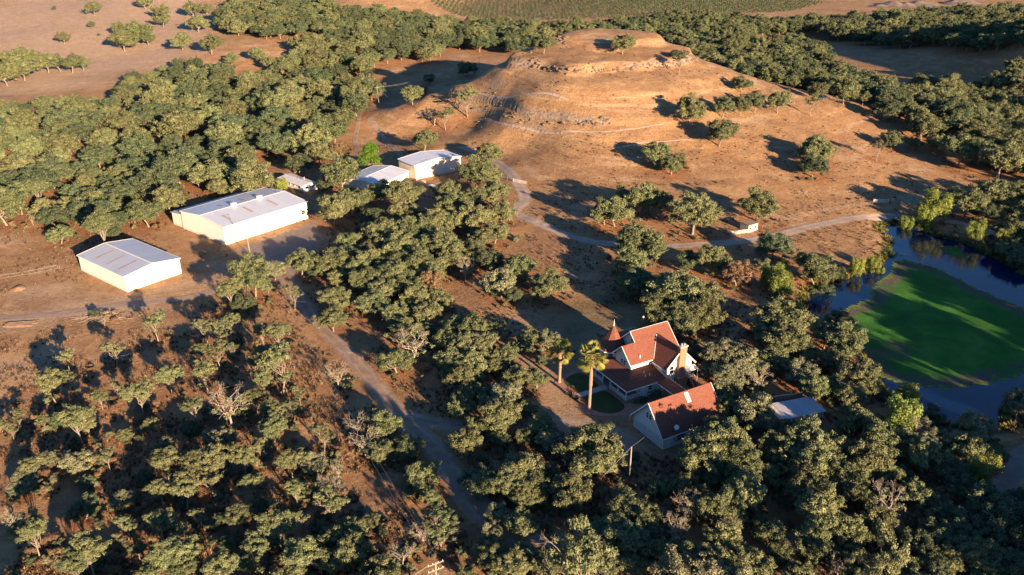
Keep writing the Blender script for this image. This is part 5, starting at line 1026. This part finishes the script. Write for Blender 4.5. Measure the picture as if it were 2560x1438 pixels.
# ------------------------------------------------------------------ palms
def palm(x, y, h, s, label, seed):
    g = random.Random(seed); r_ = empty('palm_tree', (x, y, float(hz(x, y))), 0); tag(r_, label, 'palm tree', 'palms on the front path')
    mb = MB(); pts = []; rad = []
    for k in range(24): t = k / 23; pts.append((0.10 * math.sin(t * 2), 0, -.3 + t * (h + .3))); rad.append((.33 - .10 * t + (.09 if t < .08 else 0)) * (1 + .06 * (k % 2)) + (.10 if .45 < t < .72 and g.random() < .7 else 0) + (.05 if t > .9 else 0))
    mb.tube(pts, rad, 10); mb.build('trunk', plain('palm_trunk', (0.25, 0.18, 0.14), .95, var=.3, scale=4, bump=.8), r_, smooth=False)
    cm = MB(); top = Vector((0.1, 0, h))
    for k in range(40):
        a = g.random() * 6.28; el = 1.25 - 2.15 * (k / 39) + g.uniform(-.12, .12); L = (1.25 + .35 * g.random()) * s
        d = Vector((math.cos(a) * math.cos(el), math.sin(a) * math.cos(el), math.sin(el))); p1 = top + d * L + Vector((0, 0, -.25 * L * max(0, math.cos(el)))); cm.bar(top, p1, .05)
        side = d.cross(Vector((0, 0, 1)));
        if side.length < .1: side = Vector((1, 0, 0))
        side.normalize(); up = side.cross(d); fl = 1.05 * s
        for j in range(13):                                        # fan blade
            th = (-1.25 + 2.5 * j / 12); q = d * math.cos(th) + side * math.sin(th); e = p1 + q * fl * (1 - .12 * abs(th)) + Vector((0, 0, -.45 * fl * (0.35 + abs(th) * .4))); w_ = (q.cross(up)).normalized() * .09 * s; m_ = p1.lerp(e, .6) + up * .06
            cm.add([p1, m_ + w_, e, m_ - w_], [(0, 1, 2, 3)])
    cm.build('crown', LEAF_PALM, r_); sk = MB()
    for k in range(16):                                            # dead skirt under the crown
        a = g.random() * 6.28; p = top + Vector((math.cos(a) * .3, math.sin(a) * .3, -.2)); e = p + Vector((math.cos(a) * .55, math.sin(a) * .55, -1.3 - .5 * g.random())); t_ = Vector((-math.sin(a), math.cos(a), 0)) * .22; sk.add([p - t_ * .3, p + t_ * .3, e + t_, e - t_], [(0, 1, 2, 3)])
    sk.build('dead_fronds', LEAF_BROWN, r_)
px1 = L2W(-8.2, 1.2); px2 = L2W(-7.6, 13.2)
palm(px1[0], px1[1], 12.6, 1.35, 'taller palm with shaggy trunk beside the lower front lawn', 3)
palm(px2[0], px2[1], 7.9, 1.2, 'shorter palm with smooth trunk beside the upper front lawn', 8)
# garden shrubs
def bush(name, x, y, wd, hgt, mat, label, seed, group=None):
    g = np.random.default_rng(seed); n = 9; cen = np.stack([g.normal(size=n) * wd * .22, g.normal(size=n) * wd * .22, hgt * (.35 + .4 * g.random(n))], 1); V, Qd = leaf_cloud(g, cen, np.full(n, wd * .26), 110, .22, hgt / wd if hgt < wd else 1.0, .5)
    V[:, 2] = np.maximum(V[:, 2], .02); r_ = empty(name, (x, y, float(hz(x, y))), 0); tag(r_, label, 'shrub', group); obj('foliage', np_mesh('foliage', V, Qd, [mat]), r_)
    mb = MB()
    for k in range(4): a = k * 1.57 + seed; mb.tube([(0, 0, -.1), (math.cos(a) * wd * .2, math.sin(a) * wd * .2, hgt * .6)], [.05, .02], 5)
    mb.build('stem', BARK, r_)
for i, (s, t, wd, hg, m_, lb) in enumerate([(5.9, -1.9, 3.2, 2.6, LEAF_DARK, 'large dark shrub between the kitchen door and the breezeway'), (3.1, -1.9, 1.7, 1.2, LEAF_DARK, 'small dark shrub in front of the side door step'), (1.6, -1.3, 1.0, .6, LEAF_DARK, 'lowest shrub at the right end of the porch rail'),
    (-7.6, 7.9, .7, .5, LEAF_BROWN, 'brown clump at the upper side of the front walk'), (-7.7, 5.4, .7, .5, LEAF_BROWN, 'brown clump at the lower side of the front walk')]):
    bush('garden_shrub', *L2W(s, t), wd, hg, m_, lb, 50 + i, 'shrubs planted round the house')
for i, (px, py, wd, lb) in enumerate([(2225, 642, 3.0, 'bushy green reeds at the upper corner of the weed mat'), (2256, 652, 3.0, 'yellow-green bush at the tip of the weed mat'), (2075, 700, 3.2, 'green bank bush left of the small pool'), (2035, 735, 2.6, 'green bush at the left end of the small pool'), (2190, 985, 3.0, 'dark green bush on the lower bank of the pond'),
    (2215, 1000, 2.6, 'grassy bush beside the reddish lower bank'), (2330, 1040, 3.6, 'round dark green bush at the foot of the pond'), (2390, 1048, 2.4, 'small green bush at the foot of the pond'), (2385, 595, 3.0, 'dark bush on the far bank under the big willow'), (2500, 635, 3.4, 'grey-green reeds along the far bank'), (2545, 660, 3.4, 'grey-green reeds at the right end of the far bank'), (2125, 500, .9, 'tiny dark bush on the dry bank below the road'), (2440, 610, 3.2, 'dark reeds right of the small weed patch')]):
    x, y = at(px, py)[:2]; bush('bank_bush', x, y, wd, wd * .6, LEAF_WILLOW if 'yellow' in lb else LEAF_OAK if 'grey' in lb else LEAF_DARK, lb, 80 + i, 'bushes on the banks of the pond')
# reeds all round the pond
pts = []; g_ = np.random.default_rng(9); PA = np.array(POND)
for k in range(len(PA)):
    a, b = PA[k], PA[(k + 1) % len(PA)]; L = np.linalg.norm(b - a)
    for j in range(int(L * 3.2)):
        p = a + (b - a) * g_.random() + g_.normal(size=2) * 1.0; z = float(hz(*p))
        if z < WZ - .7: continue
        pts.append((p[0], p[1], z, 1.0 + 1.2 * g_.random(), g_.random() * 6.28, int(g_.integers(2))))
REED = plain('reed_green', (0.09, 0.12, 0.025), .8, var=.35, scale=.4); REED2 = plain('reed_olive', (0.20, 0.18, 0.05), .8, var=.3, scale=.4)
scatter('reeds', pts, [tuft_var(11, REED), tuft_var(12, REED2)], 'short green reeds fringing the shore of the pond', 'reeds')

# ------------------------------------------------------------------ poles and wires
def pole(px, py, h, label, arms=1, lean=(0, 0), xyz=None, rz=0.3, r0=.17):
    x, y, z = xyz or at(px, py)[:3]; r_ = empty('utility_pole', (x, y, z), rz); tag(r_, label, 'utility pole', 'wooden utility poles')
    mb = MB(); mb.tube([(0, 0, -1), (lean[0], lean[1], h)], [r0, r0 * .62], 10); mb.build('pole', M_POLE, r_, smooth=True)
    for k in range(arms):
        zz = h - .35 - k * 1.1; a = MB(); a.box(-1.2 + lean[0], lean[1] - .07, zz, 1.2 + lean[0], lean[1] + .05, zz + .12); o = a.build('crossarm', M_POLE, r_)
        for q in (-1.05, -.4, .4, 1.05): i_ = MB(); i_.cyl(q + lean[0], lean[1], zz + .12, zz + .32, .05, .03, 8); i_.build('insulator', M_WHITE, o)
    return np.array((x + lean[0], y + lean[1], z + h))
def wire(name, a, b, sag, label, rad=.02):
    a, b = np.array(a, float), np.array(b, float); pts = [a + (b - a) * t - np.array((0, 0, sag * 4 * t * (1 - t))) for t in np.linspace(0, 1, 18)]; mb = MB(); mb.tube(pts, rad, 4); o = mb.build(name, M_GALV); tag(o, label, 'wire', 'overhead wires')
T1 = pole(627, 642, 9.9, 'leaning wooden pole in front of the long barn', 0, (-.6, .3), rz=0)
T4 = pole(1573, 1200, 7.0, 'short bare pole in front of the garage', 0, rz=0)
T5 = pole(0, 0, 10.2, 'pole with crossarms at the bottom edge of the picture', 2, xyz=(-10.4, 86.6, float(hz(-10.4, 86.6))), rz=.5, r0=.2)
T2 = pole(948, 263, 9.5, 'pale tilted pole at the edge of the shaded hollow', 1, (-.6, 0), rz=.2)
T3 = pole(1198, 180, 9.5, 'far dark pole with crossarm left of the hill', 1, rz=.2)
wire('overhead_wire', T5 + (-.4, .3, -.3), T1 + (0, 0, -.2), 3.2, 'left thin wire rising from the bottom pole to the barn pole', .012); wire('overhead_wire', T5 + (.5, .5, -.3), T1 + (.3, .2, -.3), 2.2, 'right thin wire rising from the bottom pole to the barn pole', .012)
wire('overhead_wire', T5 + (-.8, -.3, -.2), (-38, 62, 9), .6, 'upper wire leaving the bottom pole towards the lower left', .03); wire('overhead_wire', T5 + (.6, -.6, -1.3), (-32, 52, 9), .6, 'lower wire leaving the bottom pole towards the lower left', .03)
gx, gy = L2W(-4.5, -14); wire('overhead_wire', T4, (gx, gy, 3.2), .25, 'wire from the short pole to the garage gable', .02); wire('overhead_wire', T4, (*L2W(-9.5, -29)[:2], 1.2) if False else (12.0, 112.0, 1.0), .2, 'guy wire slanting down left of the short pole', .02)
wire('overhead_wire', T2, T3, 3.0, 'upper wire from the tilted pole to the far pole', .035); wire('overhead_wire', T2 + (.8, .2, -.1), T3 + (.8, .2, -.1), 3.5, 'lower wire from the tilted pole to the far pole', .035); wire('overhead_wire', T2, (*at(985, 256)[:3],), .1, 'guy wire of the tilted pole', .03)
# yard lamp behind the house
x, y, z, _ = at(1606, 825); YL = empty('yard_lamp', (x, y, z)); tag(YL, 'thin lamp post behind the farmhouse roof', 'lamp post'); mb = MB(); mb.cyl(0, 0, -.3, 3.2, .07, .05, 8); mb.build('post', M_DARK, YL); mb = MB(); mb.tube([(0, 0, 3.2), (0, 0, 3.35), (0, 0, 3.6), (0, 0, 3.7)], [.1, .22, .2, .05], 10); mb.build('lamp_head', M_WHITE, YL)

# ------------------------------------------------------------------ gates, fences, hut
def gate(p, q, label, h=1.25, mat=None, bars=5):
    (x0, y0, z0), (x1, y1, z1) = p, q; L = math.hypot(x1 - x0, y1 - y0); r_ = empty('farm_gate', (x0, y0, z0), math.atan2(y1 - y0, x1 - x0)); tag(r_, label, 'gate', 'tubular farm gates'); mb = MB(); mat = mat or M_WHITE; dz = z1 - z0
    for k in range(bars): zz = .25 + (h - .25) * k / (bars - 1); mb.bar((.1, 0, zz), (L - .1, 0, zz + dz), .08)
    mb.build('bars', mat, r_); mb = MB(); mb.bar((.1, 0, .2), (.1, 0, h), .09); mb.bar((L - .1, 0, .2 + dz), (L - .1, 0, h + dz), .09); mb.bar((L * .5, 0, .25), (L * .5, 0, h), .07); mb.build('frame', mat, r_)
    for e, dd in ((-.1, 0), (L + .1, dz)): mb = MB(); mb.cyl(e, 0, -.3 + dd, h + .35 + dd, .11, n=8); mb.build('post', M_WOOD, r_)
gate(at(1283, 455)[:3], at(1316, 462)[:3], 'pale metal gate across the track below the hill'); gate(at(1826, 588)[:3], at(1851, 586)[:3], 'shaded left gate beside the small white hut'); gate(at(1853, 585)[:3], at(1873, 583)[:3], 'sunlit white gate touching the small white hut')
gate(at(2183, 508)[:3], at(2222, 508)[:3], 'white gate by the road at the foot of the right slope', 1.3)
gate(at(1040, 456)[:3], at(1064, 459)[:3], 'low white rail gate in front of the tall barn', 1.0); gate((-17.6, 91.2, 0.2), (-11.6, 87.5, 0.2), 'grey-blue metal gate lying by the bottom pole', 1.2, M_GALV)
def fence(pxs, label, step=4.5, h=1.15, rails=3, zmat=None):
    P_ = catmull([at(a, b)[:3] for a, b in pxs], 1.0); d = np.r_[0, np.cumsum(np.linalg.norm(np.diff(P_[:, :2], axis=0), axis=1))]; n = max(2, int(d[-1] / step)); k = np.linspace(0, d[-1], n + 1); X_ = np.interp(k, d, P_[:, 0]); Y_ = np.interp(k, d, P_[:, 1]); Z_ = hz(X_, Y_)
    r_ = empty('fence', (float(X_[0]), float(Y_[0]), float(Z_[0]))); tag(r_, label, 'fence', 'wire and post fences'); x0, y0, z0 = X_[0], Y_[0], Z_[0]
    for i in range(n + 1): mb = MB(); mb.cyl(X_[i] - x0, Y_[i] - y0, Z_[i] - z0 - .3, Z_[i] - z0 + h + random.uniform(-.05, .15), .07, n=6); mb.build('post', zmat or M_WOOD, r_)
    mb = MB()
    for i in range(n):
        for j in range(rails): zz = .3 + (h - .35) * j / max(1, rails - 1); mb.bar((X_[i] - x0, Y_[i] - y0, Z_[i] - z0 + zz), (X_[i + 1] - x0, Y_[i + 1] - y0, Z_[i + 1] - z0 + zz), .025)
    mb.build('wire', M_GALV, r_)
fence([(1210, 438), (1245, 445), (1282, 454)], 'short rail fence left of the gate below the hill', 3, 1.2, 3); fence([(1655, 555), (1720, 560), (1770, 566), (1822, 586)], 'post and wire fence running left from the shaded gate', 4); fence([(1805, 545), (1830, 562), (1868, 572)], 'row of pale fence posts behind the small white hut', 3.5)
fence([(1905, 572), (1980, 545), (2080, 528), (2180, 512)], 'long wire fence along the upper side of the road', 4.5); fence([(2224, 510), (2260, 512), (2300, 520)], 'short fence right of the white roadside gate', 3)
fence([(640, 382), (690, 378), (740, 380), (800, 372)], 'pale rail fence at the edge of the thick wood', 4, 1.2, 3, M_GALV); fence([(-5, 700), (21, 695), (69, 688), (106, 681), (150, 672)], 'sparse fence with pale topped posts behind the left track', 6.5, 1.2, 2)
# hut
hx, hy = 73.5, 240.8; HT = empty('pump_hut', (hx, hy, float(hz(hx, hy)) - .05), math.atan2(244.4 - 240.8, 78.8 - 73.5)); tag(HT, 'small white block hut with two dark windows beside the gates', 'hut')
mb = MB(); mb.box(0, 0, -.4, 4.2, 3.4, 2.5); mb.build('wall', plain('cream_block', (0.72, 0.66, 0.5), .8, var=.06), HT); mb = MB(); mb.slab([(-.25, -.2, 2.62), (4.4, -.2, 2.62), (4.4, 3.7, 2.85), (-.25, 3.7, 2.85)], .12); mb.build('roof', M_WOOD, HT)
for xx in (1.0, 3.1): mb = MB(); mb.box(xx - .35, -.05, 1.1, xx + .35, .02, 1.75); mb.build('window', M_BLACK, HT); 
# sheds behind the garage
def shed(x, y, rz, L, W_, h0, h1, wall, roof, label, rust=False, name='shed'):
    r_ = empty(name, (x, y, float(hz(x, y))), rz); tag(r_, label, 'shed', 'small sheds beyond the garage'); mb = MB(); mb.prism([(0, -.3), (W_, -.3), (W_, h1), (0, h0)], 'x', 0, L); mb.build('wall', wall, r_)
    mb = MB(); a = 0 if not rust else 1.6; mb.slab([(a - .2, -.4, h0 + .02), (L + .2, -.4, h0 + .02), (L + .2, W_ + .2, h1 + .08), (a - .2, W_ + .2, h1 + .08)], .05); mb.build('roof', roof, r_)
    if rust: mb = MB(); mb.slab([(-.4, -.5, h0 - .25), (a - .22, -.5, h0 - .22), (a - .22, W_ + .1, h1 - .1), (-.4, W_ + .1, h1 - .15)], .05); mb.build('rusty_roof', M_RUST, r_)
    for k in range(4): mb = MB(); mb.box(k * L / 3.2, -.08, -.1, k * L / 3.2 + .14, -.01, h0 - .05); mb.build('post', M_WOOD, r_)
    return r_
M_OLDW = plain('old_plaster', (0.50, 0.45, 0.38), .9, var=.35, scale=1.2); M_OLDR = metal_roof('old_iron_roof', (0.42, 0.46, 0.52), True, .6, .4)
shed(51.4, 134.0, math.atan2(3.0, 9.6), 10.2, 4.6, 1.75, 2.05, M_OLDW, M_OLDR, 'long low shed with blue-grey iron roof and rusty end', True)
shed(*at(1826, 1068)[:2], .35, 2.6, 2.2, 1.9, 2.1, M_WOOD, M_OLDR, 'tiny tin roofed shelter glimpsed just past the garage'); shed(*at(1872, 1082)[:2], .3, 3.2, 2.4, 1.7, 1.9, M_WOOD, M_OLDR, 'small pale roofed coop between the shelter and the long shed')
r_ = empty('board_fence', (*at(1856, 1018)[:2], float(hz(*at(1856, 1018)[:2]))), math.atan2(1.6, 8)); tag(r_, 'dark board fence with pale top rail behind the long shed', 'fence')
for nm, a, b, zz in (('boards', .0, 1.7, 0), ('top_rail', 1.7, 1.8, 0)): mb = MB(); mb.box(0, -.04 if nm == 'boards' else -.08, a, 13, .04 if nm == 'boards' else .08, b); mb.build(nm, M_WOOD if nm == 'boards' else plain('pale_rail', (0.5, 0.42, 0.36), .8), r_)
# white flatbed by the tall barn
x, y, z, _ = at(1084, 470); FB = empty('flatbed_trailer', (x, y, z), -.5); tag(FB, 'small white flatbed trailer left of the round tree by the tall barn', 'trailer'); mb = MB(); mb.box(-2.1, -1.0, .8, 2.1, 1.0, .95); mb.build('deck', M_WHITE, FB)
for a in (-.5, .5):
    for b in (-1.05, 1.05): mb = MB(); mb.tube([(a, b - .12, .4), (a, b + .12, .4)], [.4, .4], 14); mb.build('wheel', M_DARK, FB)
mb = MB(); mb.bar((2.1, 0, .8), (3.4, 0, .6), .12); mb.build('drawbar', M_GALV, FB)
# timber pile, drain pipe line, rubble heap
x, y, z, _ = at(48, 812); LP = empty('timber_pile', (x, y, z), .1); tag(LP, 'stack of long grey timbers on the bare ground at the far left', 'timber pile')
for k in range(9): mb = MB(); yy = -1.3 + .33 * k; a = random.uniform(-.08, .08); mb.bar((-3.6 + random.random(), yy + a * 3, .12 + .14 * (k % 2)), (3.3 + random.random(), yy - a * 3, .14 + .14 * (k % 2)), .22, .18); mb.build('timber', M_WOOD, LP)
def heap(name, px, py, wd, hh, mat, label, cat, seed):
    g = np.random.default_rng(seed); x, y, z, _ = at(px, py); n = 22; u = np.linspace(-1, 1, n); A_, B_ = np.meshgrid(u, u); rr = np.hypot(A_, B_); zz = hh * np.clip(1 - rr, 0, 1) ** .9 * (1 + .5 * vnoise(A_ * 3 + seed, B_ * 3, .7, seed)) - .1; X_ = A_ * wd / 2; Y_ = B_ * wd / 2; I_ = np.arange(n * n).reshape(n, n)
    Q_ = np.stack([I_[:-1, :-1], I_[:-1, 1:], I_[1:, 1:], I_[1:, :-1]], -1).reshape(-1, 4); Q_ = Q_[(rr.ravel()[Q_] < 1.05).any(1)]; o = obj(name, np_mesh(name, np.stack([X_, Y_, zz], -1).reshape(-1, 3), Q_, [mat], smooth=True), None, (x, y, z)); tag(o, label, cat)
M_EARTH = plain('earth', (0.30, 0.19, 0.12), .95, var=.25, scale=1, bump=.6)
heap('earth_mound', 46, 722, 4.5, .9, M_EARTH, 'small bare earth mound near the sparse fence at the left', 'mound', 4)
for i, (px, py, wd, hh) in enumerate([(2232, 13, 34, 5), (2262, 14, 28, 4), (2298, 12, 42, 5), (2390, 9, 36, 5), (2415, 8, 32, 4.5), (2200, 16, 24, 2.5)]): heap('gravel_heap', px, py, wd, hh, plain('grey_gravel', (0.17, 0.145, 0.13), .95, var=.2, scale=.1), f'{["tall", "rounded", "broad", "steep", "dark", "low"][i]} gravel heap on the far plain, {nth(i + 1 if i < 5 else 1)} in the row', 'gravel heap', 20 + i)
# brush pile
g_ = np.random.default_rng(3); x, y, z, _ = at(258, 795); BP = empty('brush_pile', (x, y, z)); tag(BP, 'heap of cut dead branches below the left barn', 'brush pile'); mb = MB()
for k in range(160): c_ = g_.normal(size=2) * (3.2, 1.3); a = g_.random() * 6.28; L = .8 + 1.6 * g_.random(); zz = max(0, 1.1 - abs(c_[0]) * .25) * g_.random(); mb.tube([(c_[0], c_[1], zz), (c_[0] + math.cos(a) * L, c_[1] + math.sin(a) * L, zz + .5 * g_.random())], [.05, .02], 4)
mb.build('branches', BARK_PALE, BP); V, Qd = leaf_cloud(g_, np.stack([g_.normal(size=12) * 2.6, g_.normal(size=12), .4 + .3 * g_.random(12)], 1), np.full(12, .7), 60, .3, .6); obj('dead_leaves', np_mesh('dead_leaves', V, Qd, [LEAF_BROWN]), BP)
# ------------------------------------------------------------------ rock outcrops on the hill
def boulder(g, mb, p, s):
    n = 3; pts = g.normal(size=(14, 3)); pts /= np.linalg.norm(pts, axis=1)[:, None]; pts *= s * (0.7 + .5 * g.random((14, 1))) * np.array([1.1, .8, .7]); return pts + p
def outcrop(pxs, dens, smin, smax, label, seed, spread=1.0):
    g = np.random.default_rng(seed); P_ = catmull([at(a, b)[:3] for a, b in pxs], 1.0); c0 = P_[len(P_) // 2]; bm = bmesh.new(); L = len(P_)
    for _ in range(int(L * dens)):
        i = int(g.integers(L)); q = P_[i, :2] + g.normal(size=2) * spread; s = smin + (smax - smin) * g.random() ** 2; z = float(hz(*q)); pts = boulder(g, None, np.array([q[0] - c0[0], q[1] - c0[1], z + s * .15 - c0[2]]), s)
        vs = [bm.verts.new(v) for v in pts]; r = bmesh.ops.convex_hull(bm, input=vs); bmesh.ops.delete(bm, geom=[v for v in r['geom_interior'] if isinstance(v, bmesh.types.BMVert)] , context='VERTS')
    me = bpy.data.meshes.new('rock_outcrop'); bm.to_mesh(me); bm.free(); me.materials.append(MAT_ROCK); o = obj('rock_outcrop', me, None, tuple(c0)); tag(o, label, 'rock outcrop', 'rock ledges on the hill')
outcrop([(1310, 158), (1350, 168), (1400, 176), (1440, 179)], 1.7, .5, 1.5, 'dark broken ledge at the left end of the upper rim', 1)
outcrop([(1440, 178), (1520, 172), (1600, 164), (1690, 156), (1740, 150)], 1.3, .4, 1.1, 'pale ledge along the upper rim of the hill', 2, .6)
outcrop([(1360, 118), (1385, 106), (1420, 112)], 3.0, .6, 1.6, 'boulders beside the trees on the summit', 3); outcrop([(1362, 306), (1400, 308), (1450, 310), (1490, 306), (1530, 300)], 1.4, .4, 1.1, 'lower ledge of dark boulders on the face', 4, .7)
outcrop([(1270, 288), (1300, 295), (1335, 300)], 1.0, .4, 1.2, 'boulders left of the lower ledge', 5); outcrop([(1200, 232), (1220, 225), (1250, 240), (1240, 260), (1210, 270), (1230, 290)], 0.5, .3, .8, 'scattered boulders on the left shoulder of the hill', 6, 5.0)
outcrop([(1960, 254), (2000, 256), (2045, 250)], .8, .3, .9, 'small pale rocks on the right shoulder', 7); outcrop([(1660, 98), (1685, 104), (1740, 150)], .5, .4, 1.1, 'rocks on the right edge of the summit', 8)
outcrop([(190, 85), (240, 92), (300, 90)], .6, .4, 1.0, 'pale rocks in the pasture at the top left', 9, 4)
print('OBJECTS', len(bpy.data.objects))
